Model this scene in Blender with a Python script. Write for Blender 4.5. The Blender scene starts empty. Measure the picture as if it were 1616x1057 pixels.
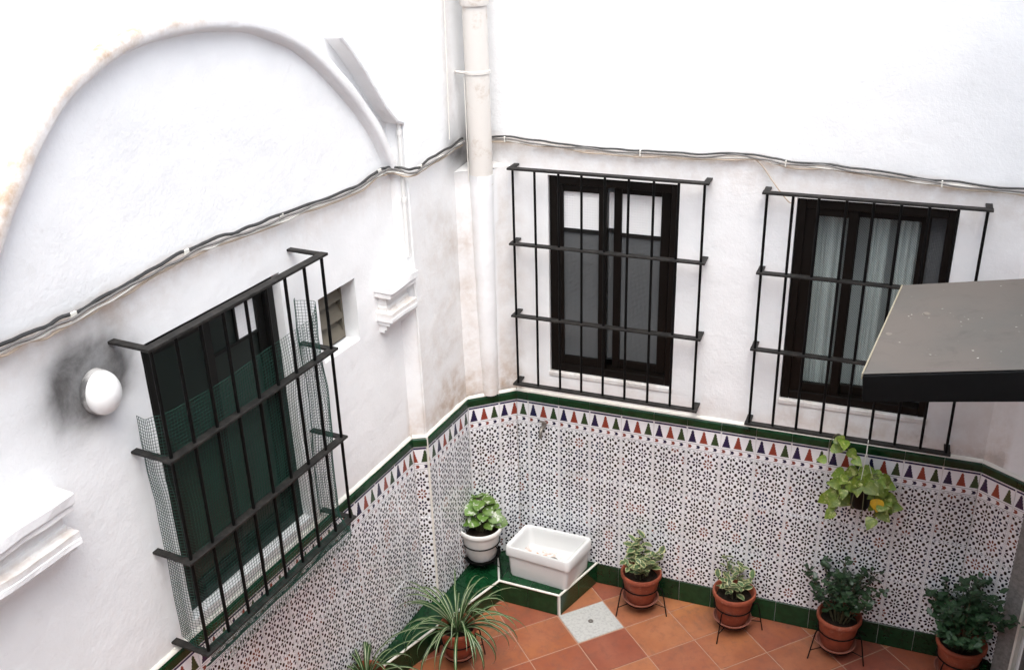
import bpy, bmesh, math, random
from mathutils import Vector, Matrix, noise
random.seed(11)
R_ = math.radians
scene = bpy.context.scene
COL = scene.collection

# ------------------------------------------------------------------ camera
F_PX, W_PX, H_PX = 1597.3, 1616.0, 1057.0
YAW, PITCH, ROLL = 0.3813, 0.4289, -0.0301
CAM = Vector((1.3865, -5.1869, 4.2692))
_cy, _sy, _cp, _sp = math.cos(YAW), math.sin(YAW), math.cos(PITCH), math.sin(PITCH)
_f = Vector((-_sy*_cp, _cy*_cp, -_sp)); _r = Vector((_cy, _sy, 0)); _u = _r.cross(_f)
_c, _s = math.cos(ROLL), math.sin(ROLL)
RIGHT = _r*_c + _u*_s; UP = _u*_c - _r*_s; FWD = _f
cam_d = bpy.data.cameras.new('camera'); cam = bpy.data.objects.new('camera', cam_d); COL.objects.link(cam)
cam_d.sensor_width = 36.0; cam_d.lens = 36.0*F_PX/W_PX; cam_d.clip_start = 0.05; cam_d.clip_end = 500
M = Matrix((RIGHT, UP, -FWD)).transposed().to_4x4(); M.translation = CAM
cam.matrix_world = M
scene.camera = cam

# ------------------------------------------------------------------ sky, sun, exposure (bright overcast)
SUN_EL, SUN_AZ = R_(66), R_(150)
world = bpy.data.worlds.new('World'); scene.world = world; world.use_nodes = True
nt = world.node_tree; nt.nodes.clear()
wo = nt.nodes.new('ShaderNodeOutputWorld'); bg = nt.nodes.new('ShaderNodeBackground')
sky = nt.nodes.new('ShaderNodeTexSky'); sky.sky_type = 'NISHITA'; sky.sun_disc = False
sky.sun_elevation = SUN_EL; sky.sun_rotation = SUN_AZ; sky.dust_density = 4.0; sky.air_density = 1.0
hs = nt.nodes.new('ShaderNodeHueSaturation'); hs.inputs['Saturation'].default_value = 0.62
nt.links.new(sky.outputs[0], hs.inputs['Color']); nt.links.new(hs.outputs[0], bg.inputs[0])
bg.inputs[1].default_value = 0.15; nt.links.new(bg.outputs[0], wo.inputs[0])
sun_d = bpy.data.lights.new('sun', 'SUN'); sun = bpy.data.objects.new('sun', sun_d); COL.objects.link(sun)
sun_d.energy = 1.2; sun_d.angle = R_(60); sun_d.color = (0.955, 1.0, 1.0)
sdir = Vector((math.sin(SUN_AZ)*math.cos(SUN_EL), math.cos(SUN_AZ)*math.cos(SUN_EL), math.sin(SUN_EL)))
sun.rotation_euler = sdir.to_track_quat('Z', 'Y').to_euler(); sun.location = (0, -3, 9)
vs = scene.view_settings; vs.view_transform = 'Standard'; vs.look = 'None'; vs.gamma = 1.0
vs.use_curve_mapping = False; vs.exposure = 1.36
scene.cycles.max_bounces = 8; scene.cycles.diffuse_bounces = 5; scene.cycles.transparent_max_bounces = 24

# ------------------------------------------------------------------ pixel -> place (distance always comes from the wall or floor touched)
def ray(x, y): return RIGHT*((x-W_PX/2)/F_PX) - UP*((y-H_PX/2)/F_PX) + FWD
def at_z(x, y, z):
    d = ray(x, y); return CAM + d*((z-CAM.z)/d.z)
def at_y(x, y, c):
    d = ray(x, y); return CAM + d*((c-CAM.y)/d.y)

class Frame:
    """vertical face: s runs left to right as seen from the court, z up, off out of the wall"""
    def __init__(self, a, b):
        self.o = Vector((a[0], a[1], 0)); self.d = Vector((b[0]-a[0], b[1]-a[1], 0)); self.len = self.d.length
        self.d.normalize(); self.n = self.d.cross(Vector((0, 0, 1))); self.rz = math.atan2(self.d.y, self.d.x)
    def P(self, s, z, off=0.0): return self.o + self.d*s + self.n*off + Vector((0, 0, z))
    def px(self, x, y, off=0.0):
        d = ray(x, y); c = self.n.dot(self.o) + off; t = (c-self.n.dot(CAM))/self.n.dot(d)
        q = CAM + d*t; return (q-self.o).dot(self.d), q.z

TH = 0.0827
C0 = (-0.674, 0.0); C1 = (-0.917, -0.203); C2 = (-0.957, -0.700); C3 = (-1.032, -0.7386)
BACK = Frame((0, 0), (1, 0))
LEFT = Frame(C3, (C3[0]+math.sin(TH), C3[1]+math.cos(TH)))
PILF = Frame(C3, C2); PILS = Frame(C2, C1); DIAG = Frame(C1, C0)
CR = (1.988, 0.0); RD = Frame(CR, (2.137, -0.100))
H_TOP, Z_BORD, Z_ROWS, Z_SK = 1.340, 1.280, (0.152, 0.475, 0.798, 1.120), 0.152
WALL_H = 6.2

# ------------------------------------------------------------------ object helpers
def tag(o, label=None, cat=None, group=None, kind=None):
    if label: o['label'] = label
    if cat: o['category'] = cat
    if group: o['group'] = group
    if kind: o['kind'] = kind
    return o
def empty(name, loc=(0, 0, 0), rz=0):
    o = bpy.data.objects.new(name, None); COL.objects.link(o); o.location = loc; o.rotation_euler = (0, 0, rz)
    o.empty_display_size = 0.05; return o
def link(name, me, mat=None, parent=None, loc=(0, 0, 0), rz=0):
    o = bpy.data.objects.new(name, me); COL.objects.link(o)
    if mat and not me.materials: me.materials.append(MAT[mat])
    o.location = loc; o.rotation_euler = (0, 0, rz)
    if parent: o.parent = parent
    return o

class MB:
    def __init__(self): self.v = []; self.f = []; self.uv = []; self.sm = []
    def add(self, vs, fs, smooth=False, uvs=None):
        b = len(self.v); self.v += [Vector(q) for q in vs]
        for i, f in enumerate(fs):
            self.f.append([b+k for k in f]); self.sm.append(smooth)
            self.uv.append([uvs[k] for k in f] if uvs else [(0, 0)]*len(f))
        return self
    def hexa(self, p):   # 8 points: bottom ring 0-3 ccw seen from above, top ring 4-7
        return self.add(p, [(3, 2, 1, 0), (4, 5, 6, 7), (0, 1, 5, 4), (1, 2, 6, 5), (2, 3, 7, 6), (3, 0, 4, 7)])
    def box(self, x0, x1, y0, y1, z0, z1, M=None):
        p = [Vector(q) for q in ((x0, y0, z0), (x1, y0, z0), (x1, y1, z0), (x0, y1, z0), (x0, y0, z1), (x1, y0, z1), (x1, y1, z1), (x0, y1, z1))]
        if M: p = [M@q for q in p]
        return self.hexa(p)
    def fbox(self, fr, s0, s1, z0, z1, o0, o1):   # box in a wall frame, o1 = outer face
        P = fr.P
        return self.hexa([P(s0, z0, o1), P(s1, z0, o1), P(s1, z0, o0), P(s0, z0, o0), P(s0, z1, o1), P(s1, z1, o1), P(s1, z1, o0), P(s0, z1, o0)])
    def prism(self, poly, z0, z1):
        n = len(poly); v = [Vector((q[0], q[1], z0)) for q in poly]+[Vector((q[0], q[1], z1)) for q in poly]
        fs = [tuple(range(n-1, -1, -1)), tuple(range(n, 2*n))]+[(i, (i+1) % n, n+(i+1) % n, n+i) for i in range(n)]
        return self.add(v, fs)
    def tube(self, pts, r, n=8, cap=True, smooth=True):
        pts = [Vector(q) for q in pts]; rs = r if isinstance(r, (list, tuple)) else [r]*len(pts)
        vs = []; up = None
        for i, q in enumerate(pts):
            a = pts[max(i-1, 0)]; b = pts[min(i+1, len(pts)-1)]; t = (b-a).normalized()
            if up is None:
                up = Vector((0, 0, 1)) if abs(t.z) < 0.9 else Vector((1, 0, 0))
            x = t.cross(up).normalized(); up = x.cross(t).normalized()
            for k in range(n):
                a_ = 2*math.pi*k/n; vs.append(q + (x*math.cos(a_)+up*math.sin(a_))*rs[i])
        fs = []
        for i in range(len(pts)-1):
            for k in range(n):
                fs.append((i*n+k, i*n+(k+1) % n, (i+1)*n+(k+1) % n, (i+1)*n+k))
        self.add(vs, [tuple(reversed(f)) for f in fs], smooth)
        if cap:
            self.add(vs[:n], [tuple(range(n))]); self.add(vs[-n:], [tuple(range(n-1, -1, -1))])
        return self
    def lathe(self, prof, n=32, c=(0, 0, 0), smooth=True, wob=0):
        vs = []; c = Vector(c)
        for r, z in prof:
            for k in range(n):
                a = 2*math.pi*k/n; rr = r*(1+wob*math.sin(3*a+z*9)); vs.append(c+Vector((rr*math.cos(a), rr*math.sin(a), z)))
        fs = [(i*n+k, i*n+(k+1) % n, (i+1)*n+(k+1) % n, (i+1)*n+k) for i in range(len(prof)-1) for k in range(n)]
        return self.add(vs, fs, smooth)
    def mesh(self, name):
        me = bpy.data.meshes.new(name); me.from_pydata([tuple(q) for q in self.v], [], self.f)
        me.polygons.foreach_set('use_smooth', self.sm)
        uvl = me.uv_layers.new(name='UVMap'); flat = [c for f in self.uv for q in f for c in q]
        uvl.data.foreach_set('uv', flat); me.update(); return me
    def build(self, name, mat, parent=None, loc=(0, 0, 0), rz=0, bevel=0):
        me = self.mesh(name)
        if any(self.sm): me.set_sharp_from_angle(angle=R_(48))
        o = link(name, me, mat, parent, loc, rz)
        if bevel:
            m = o.modifiers.new('bevel', 'BEVEL'); m.width = bevel; m.segments = 2; m.limit_method = 'ANGLE'; m.angle_limit = R_(40)
        return o

def spline(pts, n=8):
    pts = [Vector(q) for q in pts]; out = []
    for i in range(len(pts)-1):
        p0 = pts[max(i-1, 0)]; p1 = pts[i]; p2 = pts[i+1]; p3 = pts[min(i+2, len(pts)-1)]
        for k in range(n):
            t = k/n
            out.append(0.5*((2*p1)+(p2-p0)*t+(2*p0-5*p1+4*p2-p3)*t*t+(3*p1-p0-3*p2+p3)*t**3))
    out.append(pts[-1]); return out

# ------------------------------------------------------------------ materials
MAT = {}
class NT:
    """tiny node-graph writer"""
    def __init__(self, name):
        m = bpy.data.materials.new(name); m.use_nodes = True; MAT[name] = m
        self.t = m.node_tree; self.t.nodes.clear()
        self.out = self.n('ShaderNodeOutputMaterial'); self.b = self.n('ShaderNodeBsdfPrincipled')
        self.l(self.b.outputs[0], self.out.inputs[0])
    def n(self, ty, **kw):
        x = self.t.nodes.new(ty)
        for k, v in kw.items(): setattr(x, k, v)
        return x
    def l(self, a, b): self.t.links.new(a, b)
    def put(self, sock, v):
        if isinstance(v, (int, float)): sock.default_value = v
        elif isinstance(v, (tuple, list)): sock.default_value = (*v, 1.0) if (len(v) == 3 and sock.type == 'RGBA') else v
        else: self.l(v, sock)
    def m(self, op, a, b=None, c=None, clamp=False):
        x = self.n('ShaderNodeMath', operation=op); x.use_clamp = clamp
        self.put(x.inputs[0], a)
        if b is not None: self.put(x.inputs[1], b)
        if c is not None: self.put(x.inputs[2], c)
        return x.outputs[0]
    def mix(self, f, a, b, mode='MIX'):
        x = self.n('ShaderNodeMix', data_type='RGBA', blend_type=mode)
        self.put(x.inputs[0], f); self.put(x.inputs[6], a); self.put(x.inputs[7], b); return x.outputs[2]
    def ss(self, v, a, b, lo=0.0, hi=1.0):
        x = self.n('ShaderNodeMapRange', interpolation_type='SMOOTHSTEP')
        self.put(x.inputs[0], v); x.inputs[1].default_value = a; x.inputs[2].default_value = b
        x.inputs[3].default_value = lo; x.inputs[4].default_value = hi; return x.outputs[0]
    def noise(self, scale, detail=4, rough=0.55, vec=None, dist=0):
        x = self.n('ShaderNodeTexNoise'); x.inputs['Scale'].default_value = scale; x.inputs['Detail'].default_value = detail
        x.inputs['Roughness'].default_value = rough; x.inputs['Distortion'].default_value = dist
        self.l(vec if vec else self.pos(), x.inputs['Vector']); return x.outputs['Fac']
    def pos(self):
        if not hasattr(self, '_p'): self._p = self.n('ShaderNodeNewGeometry').outputs['Position']
        return self._p
    def obj(self):
        if not hasattr(self, '_o'): self._o = self.n('ShaderNodeTexCoord').outputs['Object']
        return self._o
    def rnd(self):
        if not hasattr(self, '_r'): self._r = self.n('ShaderNodeObjectInfo').outputs['Random']
        return self._r
    def hsv(self, col, h=0.5, s=1.0, v=1.0):
        x = self.n('ShaderNodeHueSaturation'); self.put(x.inputs['Hue'], h); self.put(x.inputs['Saturation'], s); self.put(x.inputs['Value'], v)
        self.put(x.inputs['Color'], col); return x.outputs[0]
    def bump(self, h, strength=0.3, dist=0.01):
        x = self.n('ShaderNodeBump'); x.inputs['Strength'].default_value = strength; x.inputs['Distance'].default_value = dist
        self.l(h, x.inputs['Height']); self.l(x.outputs[0], self.b.inputs['Normal'])
    def fin(self, col, rough=0.6, spec=None, metal=None, **kw):
        self.put(self.b.inputs['Base Color'], col); self.put(self.b.inputs['Roughness'], rough)
        if spec is not None: self.b.inputs['Specular IOR Level'].default_value = spec
        if metal is not None: self.b.inputs['Metallic'].default_value = metal
        for k, v in kw.items(): self.put(self.b.inputs[k], v)
        return self
    def uv(self):
        u = self.n('ShaderNodeUVMap'); u.uv_map = 'UVMap'; sx = self.n('ShaderNodeSeparateXYZ'); self.l(u.outputs[0], sx.inputs[0])
        return sx.outputs[0], sx.outputs[1]

def make_materials():
    # whitewash: 'stain' R warm rust-beige, G soot, B bare grey render
    g = NT('plaster'); at = g.n('ShaderNodeAttribute'); at.attribute_name = 'stain'
    sp = g.n('ShaderNodeSeparateColor'); g.l(at.outputs['Color'], sp.inputs[0])
    n1 = g.noise(2.2, 5, .6); n2 = g.noise(14, 6, .65); n3 = g.noise(70, 3, .6); n4 = g.noise(6, 8, .7, dist=.25)
    base = g.mix(g.ss(n1, .35, .75), (.86, .87, .875), (.80, .81, .815))
    base = g.mix(g.m('MULTIPLY', g.ss(n4, .60, .74), .30), base, (.66, .65, .63))
    warm = g.m('MULTIPLY', sp.outputs[0], g.ss(n2, .25, .72, .25, 1.0), clamp=True)
    base = g.mix(warm, base, g.mix(n4, (.52, .40, .30), (.36, .235, .15)))
    bare = g.ss(g.m('ADD', sp.outputs[2], g.m('MULTIPLY', g.m('SUBTRACT', n4, .5), .9)), .45, .62)
    base = g.mix(g.m('MULTIPLY', bare, .55), base, (.42, .39, .36))
    soot = g.m('MULTIPLY', sp.outputs[1], g.ss(n4, .22, .72, .75, 1.0), clamp=True)
    base = g.mix(soot, base, (.035, .032, .03))
    h = g.m('ADD', g.m('MULTIPLY', n2, .6), g.m('ADD', g.m('MULTIPLY', n3, .16), g.m('MULTIPLY', bare, -.25)))
    g.bump(h, .55, .012); g.fin(base, .88, .25)
    # patterned tile: 3 x 4 rosettes per tile
    g = NT('tile_pattern'); u, v = g.uv()
    U = g.m('MULTIPLY', u, 3.0); V = g.m('MULTIPLY', v, 4.0)
    iu = g.m('ROUND', U); iv = g.m('ROUND', V)
    x = g.m('SUBTRACT', U, iu); y = g.m('SUBTRACT', V, iv)
    r = g.m('SQRT', g.m('ADD', g.m('MULTIPLY', x, x), g.m('MULTIPLY', y, y))); an = g.m('ARCTAN2', y, x)
    cs = g.m('COSINE', g.m('MULTIPLY', an, 8.0))
    pet_r = g.m('SUBTRACT', 1.0, g.m('MULTIPLY', g.m('ABSOLUTE', g.m('SUBTRACT', r, .310)), 1/.155), clamp=True)   # spindle shaped
    lim = g.m('SUBTRACT', 1.0, g.m('MULTIPLY', pet_r, 1.9))
    petal = g.m('MULTIPLY', g.ss(g.m('SUBTRACT', cs, lim), -.12, .12), g.m('GREATER_THAN', pet_r, 0.02))
    cdot = g.ss(r, .065, .095, 1, 0)
    # dots at the cell centres
    x2 = g.m('SUBTRACT', U, g.m('ADD', g.m('FLOOR', U), .5)); y2 = g.m('SUBTRACT', V, g.m('ADD', g.m('FLOOR', V), .5))
    r2 = g.m('SQRT', g.m('ADD', g.m('MULTIPLY', x2, x2), g.m('MULTIPLY', y2, y2))); dot = g.ss(r2, .120, .150, 1, 0)
    def cell(i, j, k):
        c = g.n('ShaderNodeCombineXYZ'); g.put(c.inputs[0], i); g.put(c.inputs[1], j); g.put(c.inputs[2], g.m('MULTIPLY', g.rnd(), k))
        w = g.n('ShaderNodeTexWhiteNoise', noise_dimensions='3D'); g.l(c.outputs[0], w.inputs['Vector']); return w.outputs['Value']
    rp = g.n('ShaderNodeValToRGB'); rp.color_ramp.interpolation = 'CONSTANT'; e = rp.color_ramp.elements
    e[0].color = (.007, .008, .022, 1); e[1].position = .40; e[1].color = (.010, .018, .013, 1)
    for p_, c_ in ((.66, (.030, .021, .012)), (.82, (.14, .04, .022)), (.91, (.008, .012, .04))):
        q = e.new(p_); q.color = (*c_, 1)
    g.l(cell(iu, iv, 37.0), rp.inputs[0])
    ink = rp.outputs[0]; dk = g.mix(g.ss(cell(g.m('FLOOR', U), g.m('FLOOR', V), 91.0), .5, .51), (.008, .009, .020), (.018, .013, .011))
    # thin printed border lines beside the joint
    ed = g.m('MINIMUM', g.m('MINIMUM', u, g.m('SUBTRACT', 1.0, u)), 1.0)
    line = g.m('MULTIPLY', g.ss(g.m('ABSOLUTE', g.m('SUBTRACT', ed, .045)), .006, .012, 1, 0), g.m('GREATER_THAN', g.m('SINE', g.m('MULTIPLY', v, 150.0)), -.2))
    ev = g.m('MINIMUM', v, g.m('SUBTRACT', 1.0, v))
    white_e = g.m('MAXIMUM', g.ss(ed, .020, .030, 1, 0), g.ss(ev, .005, .009, 1, 0))
    wht = g.hsv(g.mix(g.ss(g.noise(5, 3), .3, .7), (.80, .81, .835), (.71, .72, .74)), v=g.m('ADD', .93, g.m('MULTIPLY', g.rnd(), .10)))
    col = g.mix(dot, wht, dk); col = g.mix(petal, col, ink); col = g.mix(cdot, col, ink)
    col = g.mix(g.m('MULTIPLY', line, .55), col, (.10, .10, .12)); col = g.mix(white_e, col, wht)
    g.bump(g.noise(30, 2), .05, .004); g.fin(col, .16, .5)
    # border tile: stepped trees, a bar above, a row of arrow heads below
    g = NT('tile_border'); u, v = g.uv()
    U = g.m('MULTIPLY', u, 3.0); k = g.m('FLOOR', U); fx = g.m('ABSOLUTE', g.m('SUBTRACT', g.m('SUBTRACT', U, k), .5))
    t = g.m('DIVIDE', g.m('SUBTRACT', .845, v), .50)          # 0 at the tip, 1 at the foot
    q = g.m('DIVIDE', g.m('FLOOR', g.m('MULTIPLY', t, 5.0)), 4.0)
    saw = g.m('SUBTRACT', g.m('MULTIPLY', t, 5.0), g.m('FLOOR', g.m('MULTIPLY', t, 5.0)))
    half = g.m('ADD', g.m('ADD', .075, g.m('MULTIPLY', g.m('POWER', q, 1.15), .235)), g.m('MULTIPLY', g.m('FLOOR', g.m('MULTIPLY', saw, 2.0)), .05))
    tree = g.m('MULTIPLY', g.m('LESS_THAN', fx, half), g.m('MULTIPLY', g.m('GREATER_THAN', t, 0.0), g.m('LESS_THAN', t, 1.0)))
    rp = g.n('ShaderNodeValToRGB'); rp.color_ramp.interpolation = 'CONSTANT'; e = rp.color_ramp.elements
    e[0].color = (.014, .014, .055, 1); e[1].position = .33; e[1].color = (.24, .045, .028, 1); q2 = e.new(.66); q2.color = (.026, .055, .022, 1)
    g.l(u, rp.inputs[0])
    U4 = g.m('MULTIPLY', u, 4.0); k4 = g.m('FLOOR', U4); f4 = g.m('SUBTRACT', g.m('SUBTRACT', U4, k4), .45); vy = g.m('ABSOLUTE', g.m('SUBTRACT', v, .165))
    arrow = g.m('MULTIPLY', g.m('LESS_THAN', g.m('ABSOLUTE', g.m('ADD', f4, g.m('MULTIPLY', vy, 2.2))), .19), g.m('LESS_THAN', vy, .07))
    acol = g.mix(g.m('GREATER_THAN', g.m('MODULO', k4, 2.0), .5), (.22, .06, .045), (.02, .02, .055))
    bar = g.m('MULTIPLY', g.m('GREATER_THAN', v, .885), g.m('LESS_THAN', v, .955))
    ln = g.m('MAXIMUM', g.m('LESS_THAN', g.m('ABSOLUTE', g.m('SUBTRACT', v, .285)), .010), g.m('LESS_THAN', g.m('ABSOLUTE', g.m('SUBTRACT', v, .045)), .010))
    ed = g.m('LESS_THAN', g.m('MINIMUM', u, g.m('SUBTRACT', 1.0, u)), .022)
    wht = g.mix(g.ss(g.noise(4, 3), .3, .7), (.81, .815, .84), (.76, .765, .785))
    col = g.mix(tree, wht, rp.outputs[0]); col = g.mix(arrow, col, acol); col = g.mix(bar, col, (.018, .016, .07))
    col = g.mix(g.m('MULTIPLY', ln, .75), col, (.06, .06, .07)); col = g.mix(ed, col, wht)
    g.fin(col, .15, .5)
    g = NT('tile_green'); nz = g.noise(22, 4, .6)
    col = g.mix(g.ss(nz, .3, .75), (.003, .026, .009), (.006, .044, .015)); col = g.hsv(col, v=g.m('ADD', .75, g.m('MULTIPLY', g.rnd(), .5)))
    g.bump(nz, .12, .003); g.fin(col, g.ss(nz, .3, .7, .12, .26), .38)
    g = NT('grout'); g.fin(g.mix(g.noise(9, 5), (.70, .69, .66), (.46, .44, .41)), .9, .2)
    g = NT('strip_white'); g.fin(g.mix(g.noise(16, 5), (.80, .79, .74), (.62, .59, .52)), .4)
    g = NT('floor_tile'); n1 = g.noise(3.5, 6, .65); n2 = g.noise(20, 6, .7); n3 = g.noise(160, 2, .5)
    col = g.mix(g.ss(n1, .3, .7), (.270, .082, .034), (.340, .115, .046)); col = g.mix(g.ss(g.noise(1.1, 3), .42, .60), col, g.mix(g.ss(n1, .3, .7), (.256, .079, .040), (.315, .114, .060))); col = g.mix(g.ss(n2, .45, .75), col, (.225, .078, .046))
    col = g.hsv(col, h=g.m('ADD', .488, g.m('MULTIPLY', g.rnd(), .022)), v=g.m('ADD', .74, g.m('MULTIPLY', g.rnd(), .42)))
    col = g.mix(g.m('MULTIPLY', g.ss(g.noise(5, 7, .75, dist=.8), .50, .72), .45), col, (.12, .07, .05))
    g.bump(g.m('ADD', g.m('MULTIPLY', n2, .6), g.m('MULTIPLY', n3, .2)), .22, .004); g.fin(col, g.ss(n1, .3, .7, .40, .62), .35)
    g = NT('floor_grout'); g.fin(g.mix(g.noise(7, 6), (.44, .27, .19), (.30, .17, .12)), .95, .15)
    g = NT('marble'); g.fin(g.mix(g.ss(g.noise(60, 5, .7), .4, .7), (.44, .44, .42), (.33, .33, .32)), .5)
    g = NT('stone'); g.bump(g.noise(90, 4), .3, .004); g.fin(g.mix(g.ss(g.noise(45, 6, .75), .35, .7), (.24, .235, .225), (.13, .13, .125)), .6)
    g = NT('iron'); n1 = g.noise(25, 5, .7); g.bump(g.noise(120, 3), .25, .002)
    g.fin(g.mix(g.ss(n1, .5, .8), (.0018, .0018, .0018), (.004, .0037, .0034)), g.ss(n1, .3, .7, .45, .65), .16)
    g = NT('iron_rail'); n1 = g.noise(25, 5, .7); g.bump(g.noise(120, 3), .3, .002)
    g.fin(g.mix(g.ss(n1, .4, .75), (.012, .0115, .011), (.036, .033, .030)), .55, .25)
    g = NT('wood_dark'); mp = g.n('ShaderNodeMapping'); mp.inputs['Scale'].default_value = (18, 18, 1.2); g.l(g.pos(), mp.inputs[0])
    n1 = g.noise(3, 5, .6, vec=mp.outputs[0]); g.bump(n1, .25, .003)
    g.fin(g.mix(n1, (.0028, .0021, .0016), (.0065, .0045, .0032)), .45, .18)
    g = NT('wood_black'); g.fin(g.mix(g.noise(8, 4), (.004, .0045, .004), (.008, .008, .0075)), .5, .3)
    g = NT('door_dark'); g.fin((.012, .010, .009), .4)
    g = NT('blackout'); g.fin((.02, .02, .02), .9, .1)  # near-black colour stands in for the shade inside openings
    # textured glass: glossy little lenses over a clear pane
    def glass(name, tint, clear, cells, rough, bs=.8, dots=0.0):
        g = NT(name); sx = g.n('ShaderNodeSeparateXYZ'); g.l(g.pos(), sx.inputs[0])
        hx = g.m('SINE', g.m('MULTIPLY', g.m('ADD', sx.outputs[0], sx.outputs[1]), cells)); hz = g.m('SINE', g.m('MULTIPLY', sx.outputs[2], cells))
        g.bump(g.m('MULTIPLY', g.m('ADD', hx, hz), .5), bs, .004); g.fin(tint, rough, .6)
        tr = g.n('ShaderNodeBsdfTransparent'); tr.inputs[0].default_value = (.92, .95, .94, 1)
        mx = g.n('ShaderNodeMixShader'); g.put(mx.inputs[0], g.m('MULTIPLY', clear, g.m('ADD', 1-dots, g.m('MULTIPLY', g.ss(g.m('MULTIPLY', hx, hz), -.5, .5), dots))) if dots else clear)
        g.l(g.b.outputs[0], mx.inputs[1]); g.l(tr.outputs[0], mx.inputs[2]); g.l(mx.outputs[0], g.out.inputs[0])
    glass('glass_ribbed', (.10, .115, .115), .96, 470, .08, .8, .30)
    glass('glass_screen', (.115, .125, .13), .10, 800, .35)
    glass('glass_white', (.92, .93, .93), .06, 420, .25, .25)
    glass('glass_dark', (.010, .016, .014), .15, 9, .30)
    g = NT('curtain'); g.fin((.88, .90, .90), .9, .2); g.b.inputs['Subsurface Weight'].default_value = 0.0
    g = NT('pipe_white'); n1 = g.noise(9, 6, .7); at = g.noise(2.0, 3)
    col = g.mix(g.ss(n1, .52, .78), (.66, .63, .59), (.46, .37, .29)); g.bump(n1, .2, .004); g.fin(col, .5, .35)
    g = NT('conduit_white'); g.fin(g.mix(g.noise(12, 4), (.80, .80, .79), (.70, .69, .66)), .6)
    for nm, c_ in (('cable_black', (.018, .018, .018)), ('cable_white', (.62, .60, .55)), ('cable_beige', (.42, .34, .26)), ('cable_grey', (.12, .115, .11))):
        g = NT(nm); g.fin(g.mix(g.noise(14, 4), c_, tuple(min(1, q*1.4+.01) for q in c_)), .5)
    g = NT('lamp_glass'); g.fin((.84, .84, .83), .25, .5)
    g = NT('lamp_base'); g.fin(g.mix(g.ss(g.noise(18, 5), .4, .65), (.10, .10, .10), (.42, .41, .40)), .6)
    g = NT('netting'); g.fin((.010, .050, .036), .5, .3)
    g = NT('terracotta'); n1 = g.noise(10, 5, .65); g.bump(g.noise(70, 3), .15, .003)
    col = g.mix(g.ss(n1, .35, .72), (.30, .075, .038), (.20, .048, .027)); col = g.mix(g.m('MULTIPLY', g.ss(g.noise(16, 6, .75), .54, .72), .35), col, (.46, .33, .26)); g.fin(col, .6, .3)
    g = NT('saucer_clay'); g.fin(g.mix(g.noise(12, 4), (.20, .062, .04), (.28, .11, .075)), .7)
    g = NT('pot_white'); n1 = g.noise(7, 5); g.fin(g.mix(g.ss(n1, .45, .75), (.74, .73, .70), (.60, .585, .55)), .45)
    g = NT('pot_black'); g.fin((.0022, .0022, .0022), .5, .2)
    g = NT('soil'); n1 = g.noise(60, 5, .8); g.bump(n1, 1.0, .02); g.fin(g.mix(n1, (.012, .008, .006), (.05, .036, .026)), .95, .1)
    g = NT('stem'); g.fin(g.mix(g.noise(30, 3), (.06, .075, .03), (.10, .07, .04)), .6)
    def leafmat(name, a, b, edge=None, rough=.42, trans=.25, var=.5):
        g = NT(name); u, v = g.uv(); n1 = g.noise(55, 3)
        col = g.mix(g.ss(n1, .3, .7), a, b); col = g.hsv(col, h=g.m('ADD', .488, g.m('MULTIPLY', g.rnd(), .024)), v=g.m('ADD', 1-var/2, g.m('MULTIPLY', g.rnd(), var)))
        vein = g.ss(g.m('ABSOLUTE', g.m('SUBTRACT', u, .5)), .01, .04, .25, 0)
        col = g.mix(vein, col, (.30, .38, .16))
        if edge:
            e_, amt, where = edge
            f = g.m('ABSOLUTE', g.m('SUBTRACT', u, .5))
            msk = g.ss(g.m('ADD', f, g.m('MULTIPLY', g.m('SUBTRACT', g.noise(40, 3), .5), .5)), .26, .34) if where == 'edge' else (g.ss(f, .05, .11, 1, 0) if where == 'mid' else g.ss(g.noise(30, 3, .6), .55, .62))
            col = g.mix(g.m('MULTIPLY', msk, amt), col, e_)
        g.fin(col, rough, .45); tl = g.n('ShaderNodeBsdfTranslucent'); g.l(col, tl.inputs[0])
        mx = g.n('ShaderNodeMixShader'); mx.inputs[0].default_value = trans
        g.l(g.b.outputs[0], mx.inputs[1]); g.l(tl.outputs[0], mx.inputs[2]); g.l(mx.outputs[0], g.out.inputs[0])
    leafmat('leaf_bright', (.095, .20, .03), (.15, .27, .055), ((.62, .66, .55), .8, 'patch'))
    leafmat('leaf_pothos', (.10, .17, .018), (.21, .27, .035), ((.46, .48, .18), .7, 'patch'))
    leafmat('leaf_yellow', (.62, .36, .02), (.70, .42, .03), rough=.5)
    leafmat('leaf_variegated', (.055, .10, .04), (.09, .15, .06), ((.50, .50, .26), .85, 'edge'))
    leafmat('leaf_dark', (.018, .052, .022), (.035, .085, .035), ((.10, .16, .09), .5, 'patch'), rough=.33, trans=.12, var=.9)
    leafmat('leaf_spider', (.016, .050, .010), (.030, .078, .016), ((.50, .53, .34), .9, 'mid'), trans=.15)
    g = NT('ceramic'); n1 = g.noise(5, 4); g.bump(g.noise(14, 3), .06, .004)
    sx = g.n('ShaderNodeSeparateXYZ'); g.l(g.obj(), sx.inputs[0])
    dx = g.m('SUBTRACT', sx.outputs[0], -.05); dy = g.m('SUBTRACT', sx.outputs[1], .045)
    rr = g.m('SQRT', g.m('ADD', g.m('MULTIPLY', g.m('MULTIPLY', dx, dx), .35), g.m('MULTIPLY', g.m('MULTIPLY', dy, dy), 2.2)))
    rust = g.m('MULTIPLY', g.m('MULTIPLY', g.ss(rr, .02, .12, 1, 0), g.ss(g.noise(22, 6, .7, dist=1.5), .45, .62)), g.m('LESS_THAN', sx.outputs[2], .105))
    col = g.mix(rust, g.mix(n1, (.68, .685, .68), (.60, .605, .60)), (.40, .20, .10)); g.fin(col, .22, .5)
    g = NT('chrome_dull'); g.fin(g.mix(g.noise(60, 3), (.30, .29, .27), (.14, .12, .10)), .4, metal=.7)
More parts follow.
